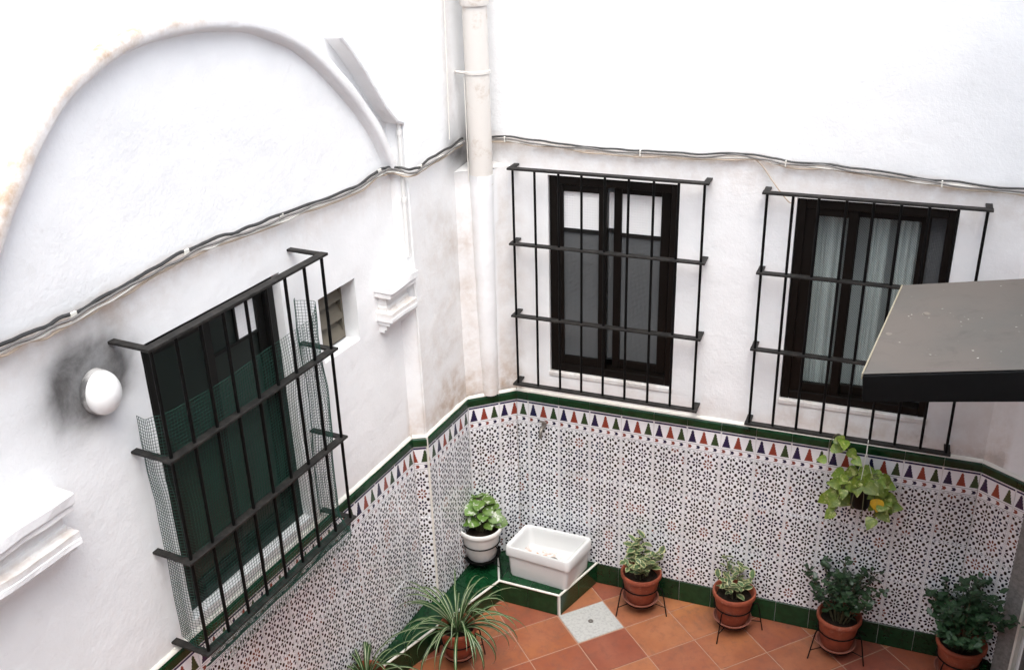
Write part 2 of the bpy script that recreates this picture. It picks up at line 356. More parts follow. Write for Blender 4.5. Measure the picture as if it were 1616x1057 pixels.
    g = NT('brass'); g.fin((.55, .38, .14), .3, metal=1.0)
    g = NT('awning_felt'); n1 = g.noise(1.8, 4); n2 = g.noise(220, 2, .6)
    vo = g.n('ShaderNodeTexVoronoi', feature='F1'); vo.inputs['Scale'].default_value = 30; g.l(g.pos(), vo.inputs['Vector'])
    spot = g.m('MULTIPLY', g.ss(g.m('ADD', vo.outputs['Distance'], g.m('MULTIPLY', g.m('SUBTRACT', g.noise(110, 4), .5), .55)), .06, .14, 1, 0), g.ss(g.noise(3.3, 3, .6), .52, .60))
    col = g.mix(g.ss(n1, .35, .65), (.150, .131, .116), (.128, .121, .110)); col = g.mix(g.m('MULTIPLY', g.ss(g.noise(7, 7, .75, dist=.6), .5, .75), .45), col, (.085, .078, .07)); col = g.mix(spot, col, (.55, .52, .47))
    g.bump(n2, .15, .002); g.fin(col, .8, .25)
    g = NT('awning_cap'); g.fin(g.mix(g.noise(90, 3), (.24, .21, .18), (.16, .14, .12)), .8, .2)
    g = NT('awning_edge'); g.bump(g.noise(40, 3), .2, .004); g.fin((.0018, .002, .0022), .6, .15)
    g = NT('awning_trim'); g.fin(g.mix(g.noise(40, 4), (.42, .38, .28), (.30, .26, .18)), .7)
    g = NT('slat_tan'); g.fin(g.mix(g.noise(14, 4), (.115, .10, .075), (.155, .135, .10)), .6)
make_materials()

# ------------------------------------------------------------------ plaster faces (dense, uneven, with stains)
def nz(p, f, o=0.0): return noise.noise(Vector((p[0]*f+o, p[1]*f+o*1.7, p[2]*f-o)))
def fb(p, f, o=0.0): return nz(p, f, o)+.5*nz(p, f*2.1, o+3)+.25*nz(p, f*4.3, o+7)
def sstep(x, a, b):
    t = max(0.0, min(1.0, (x-a)/(b-a))); return t*t*(3-2*t)
STAIN = []
def plaster_face(mb, fr, s0, s1, z0, z1, off, holes=(), step=0.03, zfine=3.95, hdepth=0.2, bulge=None, amp=1.0):
    def lines(a, b, br, st):
        L = sorted(set([a, b]+[q for q in br if a < q < b])); out = []
        for i in range(len(L)-1):
            n = max(1, int(round((L[i+1]-L[i])/st))); out += [L[i]+(L[i+1]-L[i])*k/n for k in range(n)]
        return out+[b]
    S = lines(s0, s1, [q for h in holes for q in h[:2]], step)
    zb = [q for h in holes for q in h[2:4]]
    Z = lines(z0, min(z1, zfine), zb, step)
    if z1 > zfine: Z = Z[:-1]+lines(zfine, z1, [], .2)
    idx = {}; vs = []
    for i, s in enumerate(S):
        for j, z in enumerate(Z):
            p = fr.P(s, z, off)
            edge = 0.0 if (i in (0, len(S)-1)) else 1.0
            d = (fb(p, 1.7)*.0035+fb(p, 7.0, 5)*.0016)*edge*amp
            if bulge: d += bulge(s, z)*edge
            idx[i, j] = len(vs); vs.append(fr.P(s, z, off+d))
    fs = []
    for i in range(len(S)-1):
        for j in range(len(Z)-1):
            cs_, cz_ = (S[i]+S[i+1])/2, (Z[j]+Z[j+1])/2
            if any(h[0] < cs_ < h[1] and h[2] < cz_ < h[3] for h in holes): continue
            fs.append((idx[i, j], idx[i+1, j], idx[i+1, j+1], idx[i, j+1]))
    mb.add(vs, fs, True)
    for h in holes:   # reveals, splayed a touch, sharing the front's wobble
        a, b, c, d = h[:4]; dep = h[4] if len(h) > 4 else hdepth
        si = [i for i, q in enumerate(S) if a-1e-6 <= q <= b+1e-6]; zi = [j for j, q in enumerate(Z) if c-1e-6 <= q <= d+1e-6]
        def strip(keys, flip):
            f_ = [vs[idx[k]] for k in keys]; g_ = [fr.P(S[k[0]], Z[k[1]], off-dep) for k in keys]; n = len(keys)
            q = [(i, i+1, n+i+1, n+i) for i in range(n-1)]
            mb.add(f_+g_, [tuple(reversed(x)) for x in q] if flip else q)
        strip([(i, zi[0]) for i in si], True); strip([(i, zi[-1]) for i in si], False)
        strip([(si[0], j) for j in zi], False); strip([(si[-1], j) for j in zi], True)
    return mb
def paint(o):
    me = o.data; ca = me.color_attributes.new('stain', 'FLOAT_COLOR', 'POINT'); buf = []
    for v in me.vertices:
        p = v.co; r = g = b = 0.0
        for fn in STAIN:
            q = fn(p); r += q[0]; g += q[1]; b += q[2]
        buf += [min(1, r), min(1, g), min(1, b), 1.0]
    ca.data.foreach_set('color', buf)
def on(fr, p, lo, hi, tol=.06):
    w = p-fr.o; s = w.dot(fr.d); return s if (lo <= s <= hi and abs(w.dot(fr.n)) < tol) else None

# cable heights, read along the walls
CAB_B = [at_y(x, y, -.02) for x, y in ((776, 217), (850, 226), (930, 236), (1000, 241), (1090, 246), (1180, 247), (1240, 258), (1310, 264), (1400, 277), (1500, 292), (1616, 303))]
CAB_L = [LEFT.px(x, y, .02) for x, y in ((-60, 574), (0, 550), (60, 526), (110, 503), (180, 465), (250, 424), (310, 393), (365, 372), (420, 353), (490, 325), (560, 300), (600, 272))]
def cab_z_back(x):
    for a, b in zip(CAB_B, CAB_B[1:]):
        if a.x <= x <= b.x: return a.z+(b.z-a.z)*(x-a.x)/(b.x-a.x)
    return CAB_B[0].z if x < 0 else CAB_B[-1].z
def cab_z_left(s):
    for a, b in zip(CAB_L, CAB_L[1:]):
        if a[0] <= s <= b[0]: return a[1]+(b[1]-a[1])*(s-a[0])/(b[0]-a[0])
    return 2.91
LAMP_S, LAMP_Z = LEFT.px(165, 620, .03)
def st_back(p):
    s = on(BACK, p, -1, 2.4)
    if s is None: return 0, 0, 0
    d = cab_z_back(s)-p.z; n = fb(p, 3.1)
    w = .34*sstep(d, -.01, .03)*sstep(d, .30+.1*n, .04)
    edge = .60*math.exp(-((d-.015)/.02)**2)
    low = .50*sstep(p.z, 1.50+.08*n, 1.35)
    corner = .5*sstep(p.x, -.45, -.72)*sstep(p.z, 2.95, 2.4)*(.5+.6*n)
    r_ = sstep(p.x, 1.55, 1.85)*sstep(p.z, 1.95+.2*n, 1.40)
    sill = (.45 if (.9 < s < 1.7 and 1.40 < p.z < 1.56) else 0)
    return max(0, w+edge+low*.6+corner*.9+r_*.28+sill*.6), .05*max(0, corner), r_*.44+low*.25+sill*.6
def st_left(p):
    s = on(LEFT, p, -6, .02, .3)
    if s is None: return 0, 0, 0
    n = fb(p, 3.3); d = cab_z_left(s)-p.z
    w = .30*sstep(d, -.01, .03)*sstep(d, .22+.1*n, .04)+.60*math.exp(-((d-.02)/.025)**2)*sstep(s, -1.0, -1.6)
    dx = (s-LAMP_S); dz = p.z-LAMP_Z
    rr = math.hypot(dx*1.1, (dz-.035)*(.92 if dz > 0 else 1.25)); so = (1.05+.5*fb(p, 9.0))*sstep(rr+.05*n+.02*fb(p, 14.0), .30, .06)**1.35
    rr2 = math.hypot((dx+.02)*.8, dz-.09); so += .30*sstep(rr2+.05*n, .36, .08)
    br = .28*math.exp(-((s+1.86)/.07)**2)*sstep(p.z, 2.70, 2.86)*sstep(p.z, 3.02, 2.92)
    low = .22*sstep(p.z, 1.46+.05*n, 1.35)
    return w+br+low, min(.93, so), low*.5
def st_corner(p):
    if p.y < -.75 or p.x > -.66 or p.y > .05: return 0, 0, 0
    n = fb(p, 4.0); low = sstep(p.z, 1.75+.2*n, 1.36)
    mid = .32*sstep(p.z, 3.0, 2.4)*math.exp(-((p.x+.90)/.07)**2)
    dirt = 0.9*math.exp(-((p.z-2.87)/.13)**2)*sstep(p.y, -.34, -.20)*(.75+.5*n)*(1 if p.z > 2.6 and p.x < -.80 else 0)
    up = .25*sstep(p.z, 2.9, 3.2)*math.exp(-((p.y+.22)/.05)**2)
    return max(0, low*.50+mid*(.9+n)*1.2+up*1.4), dirt, low*.36+mid*.3*max(0, n)
STAIN += [st_back, st_left, st_corner]

# window and vent openings (frame coordinates)
W1 = (-0.455, 0.295, 1.492, 2.725, .16); W2 = (0.905, 1.680, 1.530, 2.706, .16)
WL = (-1.775, -0.940, 1.390, 2.690, .20); VT = (-0.690, -0.385, 2.125, 2.460, .16)
mb = MB(); plaster_face(mb, BACK, -.93, 2.05, 0, WALL_H, -.014, [W1, W2])
mb.box(-1.2, 2.6, .30, .36, -.1, WALL_H); mb.box(-1.2, 2.6, .0145, .36, WALL_H-.02, WALL_H+.02)
back_wall = mb.build('courtyard_wall', 'plaster'); paint(back_wall)
tag(back_wall, 'white plaster wall with two barred windows above patterned tiles', 'wall', kind='thing')
mb = MB(); plaster_face(mb, LEFT, -5.6, .06, 0, WALL_H, -.014, [WL, VT])
mb.hexa([LEFT.P(-5.6, -.1, -.30), LEFT.P(.8, -.1, -.30), LEFT.P(.8, -.1, -.36), LEFT.P(-5.6, -.1, -.36), LEFT.P(-5.6, WALL_H, -.30), LEFT.P(.8, WALL_H, -.30), LEFT.P(.8, WALL_H, -.36), LEFT.P(-5.6, WALL_H, -.36)])
mb.fbox(LEFT, -5.6, .8, WALL_H-.02, WALL_H+.02, -.36, -.012)
left_wall = mb.build('courtyard_wall', 'plaster'); paint(left_wall)
tag(left_wall, 'white plaster wall with blind arch, round lamp and netted window', 'wall', kind='thing')
# corner pier and the boxed-in lower run of the downpipe: parts of the left wall
mb = MB(); plaster_face(mb, PILF, -.03, PILF.len, 0, WALL_H, -.012); plaster_face(mb, PILS, 0, PILS.len+.22, 0, WALL_H, -.012)
pier = mb.build('pier', 'plaster', left_wall); paint(pier)
mb = MB()
def pipe_bulge(s, z): return (.016+.036*sstep(z, 1.5, 2.7))*math.exp(-((s-.165)/.058)**2)*sstep(z, 1.36, 1.55)-.012*sstep(z, 1.36, 1.33)
plaster_face(mb, DIAG, -.01, DIAG.len+.01, 0, 2.76, -.010, step=.02, bulge=pipe_bulge)
mb.add([DIAG.P(-.01, 2.76, -.010), DIAG.P(DIAG.len+.01, 2.76, -.010), Vector((-.90, .02, 2.80))], [(0, 1, 2)])
chamfer = mb.build('corner_casing', 'plaster', left_wall); paint(chamfer)
pc = at_y(753.5, 130, -.115)
mb = MB(); zz = [2.74-(2.74-1.345)*i/46 for i in range(47)]
mb.tube([(pc.x-.012*(i/46), pc.y+.030*(i/46)**1.5+.003*nz((0, 0, z_), 4), z_) for i, z_ in enumerate(zz)], [.067-.014*(i/46)+.002*nz((1, 0, z_), 7) for i, z_ in enumerate(zz)], 28)
run = mb.build('plastered_run', 'plaster', left_wall); paint(run)
# upper part of the pier: widens over the arch, cut along its back
mb = MB(); prof = [(0.050, 3.13), (0.050, WALL_H), (-.435, WALL_H), (-.43, 3.62), (-.36, 3.555), (-.25, 3.43), (-.16, 3.31), (-.10, 3.235), (-.02, 3.16)]
n = len(prof); vs_ = [LEFT.P(s, z, .0745) for s, z in prof]+[LEFT.P(s, z, -.05) for s, z in prof]
mb.add(vs_, [tuple(range(n)), tuple(range(2*n-1, n-1, -1))]+[((i+1) % n, i, n+i, n+(i+1) % n) for i in range(n)])
o = mb.build('spandrel_block', 'plaster', left_wall, bevel=.012)
# arch moulding swept along the blind arch
ap = [(-2.64, 2.36), (-2.625, 2.55), (-2.55, 2.83), (-2.42, 3.10), (-2.205, 3.397), (-2.031, 3.590), (-1.83, 3.722), (-1.575, 3.802), (-1.257, 3.820), (-.904, 3.770), (-.595, 3.632), (-.344, 3.430), (-.135, 3.205), (-.03, 3.04), (.03, 2.92)]
ap = spline([Vector((a, b, 0)) for a, b in ap], 7)
prof = [(.006, -.02), (.005, .024), (-.002, .034), (-.020, .039), (-.040, .038), (-.050, .033), (-.054, .022), (-.058, .006), (-.066, -.004), (-.068, -.02)]
vs_ = []; m = len(prof)
for i, q in enumerate(ap):
    t = (ap[min(i+1, len(ap)-1)]-ap[max(i-1, 0)]).normalized(); nn = Vector((-t.y, t.x, 0))
    w = 1+.10*noise.noise(Vector((q.x*5, q.y*5, 1)))
    for a, b in prof:
        c = q+nn*a*w; vs_.append(LEFT.P(c.x, c.y, b*w-.004+.003*noise.noise(Vector((q.x*9, a*30, 4)))))
fs_ = [(i*m+k, i*m+k+1, (i+1)*m+k+1, (i+1)*m+k) for i in range(len(ap)-1) for k in range(m-1)]
mb = MB(); mb.add(vs_, [tuple(reversed(f)) for f in fs_], True); arch = mb.build('arch_moulding', 'plaster', left_wall)
ca = arch.data.color_attributes.new('stain', 'FLOAT_COLOR', 'POINT'); buf = []
for i, q in enumerate(ap):
    for k in range(m):
        topd = 1.0 if k in (0, 1, 2, 3) else (.5 if k == 4 else 0.0)
        g_ = (.25+.75*sstep(q.x, -.75, -1.3))*(.75+.8*noise.noise(Vector((q.x*4, q.y*4, 9))))
        buf += [max(0, min(1, topd*g_*1.2)), 0, .25*max(0, topd*g_), 1]
ca.data.foreach_set('color', buf)
# springing blocks of the arch
def corbel(s0, s1, name):
    mb = MB()
    tiers = [(2.085, 2.105, .016, .02), (2.105, 2.135, .030, .02), (2.135, 2.160, .060, .01), (2.160, 2.185, .082, .0), (2.185, 2.215, .080, .0), (2.215, 2.240, .045, .02), (2.240, 2.295, .040, .025), (2.295, 2.325, .082, .0), (2.325, 2.370, .092, -.006)]
    ring = []
    for z0, z1, off, ins in tiers:
        for z in (z0+.002, z1-.002): ring.append((z, off, ins))
    ring.append((2.405, .02, .03))
    nS = 18; rows = []
    for z, off, ins in ring:
        row = []
        for k in range(nS+1):
            s = s0+ins+(s1-s0-2*ins)*k/nS; w = 1+.10*noise.noise(Vector((s*9, z*14, 2.0)))
            row.append(LEFT.P(s, z+.006*noise.noise(Vector((s*7, z*5, 7))), off*w))
        rows.append([LEFT.P(s0+ins, z, -.03)]+row+[LEFT.P(s1-ins, z, -.03)])
    w_ = len(rows[0]); flat = [q for r in rows for q in r]
    fs = [(i*w_+k, i*w_+k+1, (i+1)*w_+k+1, (i+1)*w_+k) for i in range(len(rows)-1) for k in range(w_-1)]
    L = len(rows)-1
    mb.add(flat, fs+[tuple(L*w_+k for k in range(w_)), tuple(k for k in range(w_-1, -1, -1))])
    o = mb.build(name, 'plaster', left_wall, bevel=.007)
    me = o.data; ca = me.color_attributes.new('stain', 'FLOAT_COLOR', 'POINT'); buf = []
    for v in me.vertices:
        z = v.co.z; t = .55*math.exp(-((z-2.215)/.025)**2)+.35*sstep(z, 2.36, 2.40)+.25*math.exp(-((z-2.29)/.02)**2); buf += [t, 0, t*.5, 1]  # stain tint on top and neck creases, also painting in weak shading
    ca.data.foreach_set('color', buf); return o
corbel(-.225, .03, 'impost'); corbel(-3.05, -2.272, 'impost')

# ------------------------------------------------------------------ tiles
TM = {}
def tile_mesh(w, h, u0, u1, v0, v1, t=.009, mat='tile_pattern', ch=.0012):
    key = (round(w, 4), round(h, 4), round(u0, 3), round(u1, 3), round(v0, 3), round(v1, 3), mat, t)
    if key in TM: return TM[key]
    mb = MB(); g = .0012
    x0, x1, z0, z1 = g, w-g, g, h-g
    U = lambda x, z: (u0+(u1-u0)*x/w, v0+(v1-v0)*z/h)
    p = []; uv = []
    for (a, b, c, d, y) in ((x0, x1, z0, z1, t), (x0, x1, z0, z1, ch), (x0+ch, x1-ch, z0+ch, z1-ch, 0)):
        for x, z in ((a, c), (b, c), (b, d), (a, d)): p.append((x, y, z)); uv.append(U(x, z))
    fs = [(8, 9, 10, 11)]
    for k in range(4):
        l = (k+1) % 4; fs += [(4+k, 4+l, 8+l, 8+k), (k, l, 4+l, 4+k)]
    mb.add(p, fs, False, uv); me = mb.mesh('tile'); me.materials.append(MAT[mat]); TM[key] = me; return me
def trim_mesh(w):
    key = ('trim', round(w, 4))
    if key in TM: return TM[key]
    pr = [(.012, .002), (-.004, .002), (-.007, .006), (-.007, .040), (-.0055, .048), (-.001, .0545), (.006, .0575), (.014, .058)]
    mb = MB(); n = len(pr); g = .0012
    mb.add([(g, y, z) for y, z in pr]+[(w-g, y, z) for y, z in pr], [(i, n+i, n+i+1, i+1) for i in range(n-1)]+[tuple(range(n-1, -1, -1)), tuple(range(n, 2*n))])
    me = mb.mesh('trim_tile'); me.materials.append(MAT['tile_green']); TM[key] = me; return me
def tile_face(fr, s0, s1, ref, parent, zlow=0.0, zlow_fn=None, skirt=True):
    k = math.floor((s0-ref)/.2+1e-6); joints = []
    while ref+.2*k < s1-1e-6:
        a = max(s0, ref+.2*k); b = min(s1, ref+.2*(k+1)); joints.append((a, b, (a-ref-.2*k)/.2, (b-ref-.2*k)/.2)); k += 1
    for a, b, u0, u1 in joints:
        w = b-a
        if w < .008: continue
        zl = zlow_fn(a, b) if zlow_fn else zlow
        def put(name, me, z):
            j = random.uniform(-.0006, .0006)
            o = link(name, me, None, parent, fr.P(a, z, j), fr.rz); o.rotation_euler.x = random.uniform(-.005, .005); return o
        put('trim_tile', trim_mesh(w), Z_BORD)
        put('border_tile', tile_mesh(w, Z_BORD-Z_ROWS[3], u0, u1, 0, 1, mat='tile_border'), Z_ROWS[3])
        for i in range(3):
            za, zb = Z_ROWS[i], Z_ROWS[i+1]; lo = max(za, zl)
            if lo > zb-.01: continue
            put('wall_tile', tile_mesh(w, zb-lo, u0, u1, (lo-za)/(zb-za), 1), lo)
        if skirt and zl < .01: put('skirting_tile', tile_mesh(w, Z_SK, u0, u1, 0, 1, mat='tile_green', t=.013), 0.0).location += fr.n*.004
    mb = MB(); mb.fbox(fr, s0, s1, 0, Z_BORD+.052, -.03, -.0035); mb.build('grout_bed', 'grout', parent)

BEN_Z = .160
tile_face(BACK, C0[0], CR[0], -.5986, back_wall, zlow_fn=lambda a, b: BEN_Z+.001 if b < -.10 else 0.0)
tile_face(LEFT, -3.4, -.001, -.0, left_wall, zlow_fn=lambda a, b: BEN_Z+.001 if a > -.85 else 0.0)
tile_face(PILF, 0, PILF.len, -.10, left_wall, zlow=BEN_Z+.001)
tile_face(PILS, 0, PILS.len, -.103, left_wall, zlow=BEN_Z+.001)
tile_face(DIAG, 0, DIAG.len, 0, left_wall, zlow=BEN_Z+.001)
mb = MB(); q = PILS.P(0, 0, 0)   # white quarter-round strip on the pier's corner
mb.tube([(q.x-.001, q.y+.001, BEN_Z), (q.x-.001, q.y+.001, H_TOP+.002)], .0075, 8); mb.build('corner_strip', 'strip_white', left_wall)
def bead(fr, s0, s1, parent):   # bead of mortar along the top of the trim
    mb = MB(); n = max(2, int((s1-s0)/.04)); vs = []
    for i in range(n+1):
        s = s0+(s1-s0)*i/n; w = noise.noise(Vector((s*14, fr.rz*5, 1)))
        for off, z in ((-.03, .004), (.0015+.002*w, .000), (.001+.002*w, .006), (-.010, .016+.006*w), (-.03, .020+.006*w)): vs.append(fr.P(s, H_TOP-.003+z, off))
    mb.add(vs, [(i*5+k, (i+1)*5+k, (i+1)*5+k+1, i*5+k+1) for i in range(n) for k in range(4)], True)
    mb.build('mortar_bead', 'strip_white', parent)
bead(BACK, C0[0], CR[0], back_wall); bead(LEFT, -3.4, 0, left_wall); bead(PILF, 0, PILF.len, left_wall); bead(PILS, 0, PILS.len, left_wall); bead(DIAG, 0, DIAG.len, left_wall)

# ------------------------------------------------------------------ right wall: short splayed face, stone door jamb, door
js = RD.px(1606.7, 860)[0]
J = RD.P(js, 0); RW_X = J.x+.108
mb = MB(); plaster_face(mb, RD, -.02, js+.02, 0, WALL_H, -.012, amp=1.6)
D0, D1, DZ = J.y-.13, J.y-1.02, 2.06          # door opening along the wall
RW = Frame((RW_X, J.y), (RW_X, -6.3))
plaster_face(mb, RW, .0, 6.1, 0, WALL_H, 0.0, [(.085, 1.02, -.001, DZ, .14)], step=.12)
mb.box(RW_X+.30, RW_X+.36, -6.6, .4, -.1, WALL_H)
right_wall = mb.build('courtyard_wall', 'plaster'); paint(right_wall)
tag(right_wall, 'short splayed white wall with tiles and stone jamb beside dark doorway', 'wall', kind='thing')
tile_face(RD, 0, js, 0, right_wall); bead(RD, 0, js, right_wall)
mb = MB(); mb.fbox(RD, js, js+.095, 0, 2.10, -.06, .012); mb.build('door_jamb', 'stone', right_wall, bevel=.004)
mb = MB(); mb.fbox(RD, js+.095, js+.110, 0, 2.09, -.06, .018); mb.build('jamb_edge', 'strip_white', right_wall, bevel=.003)
q = RW.P(.57, 0, -.10)
mb = MB(); mb.fbox(RW, .080, 1.025, .005, DZ+.005, -.12, -.010); dr = mb.build('door', 'door_dark', right_wall, bevel=.004)
kp = RW.P(.18, .98, -.010); mb = MB(); mb.lathe([(.001, .05), (.018, .046), (.026, .03), (.018, .014), (.010, .010), (.010, 0)], 16)
kn = mb.build('door_knob', 'brass', dr, kp); kn.rotation_euler = (0, R_(-90), 0)

# front wall (behind the viewer) closes the court
mb = MB(); mb.box(-2.2, RW_X+.3, -6.55, -6.30, 0, WALL_H); o = mb.build('wall_front', 'plaster'); tag(o, 'plain white wall closing the courtyard opposite the windows', 'wall', kind='structure')

# ------------------------------------------------------------------ floor
mb = MB(); mb.box(-2.0, RW_X+.3, -6.5, .3, -.12, -.004); floor = mb.build('courtyard_floor', 'floor_grout'); tag(floor, kind='structure')
UD = Vector((.705, .709, 0)); VD = Vector((.716, -.698, 0)); PU, PV = .326, .282; UO, VO = -.155, .075
def lat(a, b): # solve position with u=a, v=b (coordinates by dot product)
    det = UD.x*VD.y-UD.y*VD.x; return Vector(((a*VD.y-b*UD.y)/det, (UD.x*b-VD.x*a)/det, 0))
e1 = lat(PU, 0)-lat(0, 0); e2 = lat(0, PV)-lat(0, 0)
g_ = .0035; a1 = e1.normalized()*g_; a2 = e2.normalized()*g_
def quad_tile(p, t, ch=.002):
    mb = MB(); c = sum(p, Vector())/4; inn = [c+(q-c)*(1-ch/.14) for q in p]
    v = [Vector((q.x, q.y, -t)) for q in p]+[Vector((q.x, q.y, -ch)) for q in p]+[Vector((q.x, q.y, 0)) for q in inn]
    fs = [(8, 9, 10, 11)]
    for k in range(4):
        l = (k+1) % 4; fs += [(k, l, 4+l, 4+k), (4+k, 4+l, 8+l, 8+k)]
    return mb.add(v, fs)
ps = [a1+a2, e2+a1-a2, e1+e2-a1-a2, e1-a1+a2]
c = (e1+e2)/2; ps = [q-c for q in ps]
fm = quad_tile(ps, .012).mesh('floor_tile'); fm.materials.append(MAT['floor_tile'])
for i in range(-9, 7):
    for j in range(-5, 14):
        q = lat(UO+i*PU, VO+j*PV)+c
        if not (-1.35 < q.x < RW_X+.2 and -3.1 < q.y < .22): continue
        if i == -1 and j == 0: continue        # the access cover lies here
        o = link('floor_tile', fm, None, floor, (q.x, q.y, random.uniform(-.0006, .0006)))
        o.rotation_euler = (random.uniform(-.002, .002), random.uniform(-.002, .002), random.uniform(-.004, .004))
q = lat(UO-PU, VO)+c
cv = empty('access_cover', (q.x, q.y, 0)); tag(cv, 'pale grey square floor cover with rusty centre hole', 'floor cover')
mb = quad_tile([v_*.985 for v_ in ps], .02, .003); cp_ = mb.build('slab', 'marble', cv, (0, 0, .003))
mb = MB(); mb.lathe([(.003, .0012), (.010, .0035), (.016, .003), (.017, 0)], 14); mb.build('ring_plug', 'chrome_dull', cv, (0, 0, .003))

# ------------------------------------------------------------------ green tiled ledge
KA = Vector((-.150, -.002, 0)); KF = Vector((-.274, -.389, 0)); KK = Vector((-.683, -.374, 0)); KT = Vector((-1.098, -1.50, 0))
led = empty('tiled_ledge', (KF.x, KF.y, 0)); tag(led, 'low dark green tiled corner ledge with white edge strips', 'ledge')
OFFS = Vector((KF.x, KF.y, 0))
def clip(poly, a, b, c):   # keep a*x+b*y<=c
    out = []
    for i, p in enumerate(poly):
        q = poly[(i+1) % len(poly)]; dp = a*p.x+b*p.y-c; dq = a*q.x+b*q.y-c
        if dp <= 0: out.append(p)
        if dp*dq < 0: out.append(p+(q-p)*(dp/(dp-dq)))
    return out
partA = [KF, KA, Vector((C0[0], .0, 0)), Vector((-.80, -.10, 0)), KK]
partB = [KK, Vector((-.80, -.10, 0)), Vector((-.917, -.195, 0)), Vector((-1.05, -.70, 0)), KT]
core = MB()
for pt in (partA, partB): core.prism([q-OFFS for q in pt], 0, BEN_Z-.0095)
core.build('core', 'grout', led)
def top_tiles(poly, ang, org):
    ca_, sa_ = math.cos(ang), math.sin(ang); ux, uy = Vector((ca_, sa_, 0)), Vector((-sa_, ca_, 0))
    for i in range(-8, 9):
        for j in range(-8, 9):
            g = .002; P_ = poly
            for ax, lo, hi in ((ux, i*.2+g, (i+1)*.2-g), (uy, j*.2+g, (j+1)*.2-g)):
                o_ = ax.dot(org); P_ = clip(P_, ax.x, ax.y, hi+o_) if P_ else P_; P_ = clip(P_, -ax.x, -ax.y, -(lo+o_)) if P_ else P_
            if not P_ or len(P_) < 3: continue
            ar = abs(sum(P_[k].x*P_[(k+1) % len(P_)].y-P_[(k+1) % len(P_)].x*P_[k].y for k in range(len(P_))))/2
            if ar < .0008: continue
            mb = MB(); cc = sum(P_, Vector())/len(P_); Q = list(P_)
            if sum(Q[k].x*Q[(k+1) % len(Q)].y-Q[(k+1) % len(Q)].x*Q[k].y for k in range(len(Q))) < 0: Q.reverse()
            mb.prism([q-OFFS for q in Q], BEN_Z-.009, BEN_Z+random.uniform(-.0005, .0005)); mb.build('ledge_tile', 'tile_green', led)
def inset(poly, e): 
    c_ = sum(poly, Vector())/len(poly); return [q+(c_-q).normalized()*e for q in poly]
top_tiles(inset(partA, .008), math.atan2(KF.y-KK.y, KF.x-KK.x), KF+Vector((.001, -.003, 0)))
top_tiles(inset(partB, .008), math.atan2(KK.y-KT.y, KK.x-KT.x), KK)
def riser(a, b):
    fr = Frame((a.x, a.y), (b.x, b.y)); s = 0
    while s < fr.len-.012:
        w = min(.2, fr.len-s); me = tile_mesh(w, BEN_Z-.006, 0, w/.2, 0, 1, mat='tile_green')
        p = fr.P(s, 0, .008)-OFFS; link('riser_tile', me, None, led, p, fr.rz); s += w
riser(KK, KF); riser(KF, KA); riser(KT, KK)
for a, b in ((KK, KF), (KF, KA), (KT, KK)):
    fr = Frame((a.x, a.y), (b.x, b.y)); p0 = fr.P(-.003, BEN_Z-.0035, .005)-OFFS; p1 = fr.P(fr.len+.003, BEN_Z-.0035, .005)-OFFS
    mb = MB(); mb.tube([p0, p1], .0075, 8); mb.build('edge_strip', 'strip_white', led)
mb = MB(); fr = Frame((KK.x, KK.y), (KF.x, KF.y)); p0 = fr.P(fr.len+.004, 0.0, .005)-OFFS; mb.tube([p0, p0+Vector((0, 0, BEN_Z))], .0078, 8); mb.build('edge_strip', 'strip_white', led)

# ------------------------------------------------------------------ windows of the back wall
def frame_ring(mb, fr, s0, s1, z0, z1, o0, o1, w, wt=None, wb=None):
    wt = wt or w; wb = wb or w
    mb.fbox(fr, s0, s0+w, z0, z1, o0, o1); mb.fbox(fr, s1-w, s1, z0, z1, o0, o1)
    mb.fbox(fr, s0+w, s1-w, z1-wt, z1, o0, o1-.0015); mb.fbox(fr, s0+w, s1-w, z0, z0+wb, o0, o1-.0015); return mb
def sheet(fr, s0, s1, z0, z1, off, folds=0, amp=.012, n=60, seed=0):
    mb = MB(); vs = []
    for i in range(n+1):
        s = s0+(s1-s0)*i/n
        for j in range(9):
            z = z0+(z1-z0)*j/8
            d = amp*(math.sin(i/n*folds*6.283+seed)+.5*math.sin(i/n*folds*2.3*6.283+seed*2+j*.12))
            vs.append(fr.P(s, z, off+d))
    mb.add(vs, [(i*9+j, (i+1)*9+j, (i+1)*9+j+1, i*9+j+1) for i in range(n) for j in range(8)], True); return mb
BACKW = Frame((0, -.034), (1, -.034))
def back_window(hole, label, xs, split, tilt_curtain):
    s0, s1, z0, z1 = hole[:4]; fr = BACKW
    mb = frame_ring(MB(), fr, s0+.004, s1-.004, z0+.012, z1-.004, -.14, -.062, .045, .05, .05)
    w = mb.build('window', 'wood_dark', back_wall, bevel=.004); w['label'] = label
    mb = MB(); mb.fbox(BACK, s0-.005, s1+.005, z0-.02, z0+.011, -.17, -.006); sl = mb.build('sill', 'plaster', w, bevel=.006); ca = sl.data.color_attributes.new('stain', 'FLOAT_COLOR', 'POINT'); ca.data.foreach_set('color', [.45, .02, .48, 1]*len(sl.data.vertices))
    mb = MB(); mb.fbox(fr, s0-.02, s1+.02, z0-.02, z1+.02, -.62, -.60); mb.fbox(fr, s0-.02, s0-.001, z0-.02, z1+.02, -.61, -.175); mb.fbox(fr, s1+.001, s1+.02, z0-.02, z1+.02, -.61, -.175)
    mb.fbox(fr, s0-.02, s1+.02, z1+.001, z1+.02, -.61, -.175); mb.fbox(fr, s0-.02, s1+.02, z0-.02, z0-.001, -.61, -.175); mb.build('blackout_box', 'blackout', w)  # added near-black box, so the interior behind the panes looks dark
    return w
w1 = back_window(W1, 'dark brown window with grey screened panes, white at the top', None, None, None)
def px_b(x, off): return at_y(x, 450, -off).x
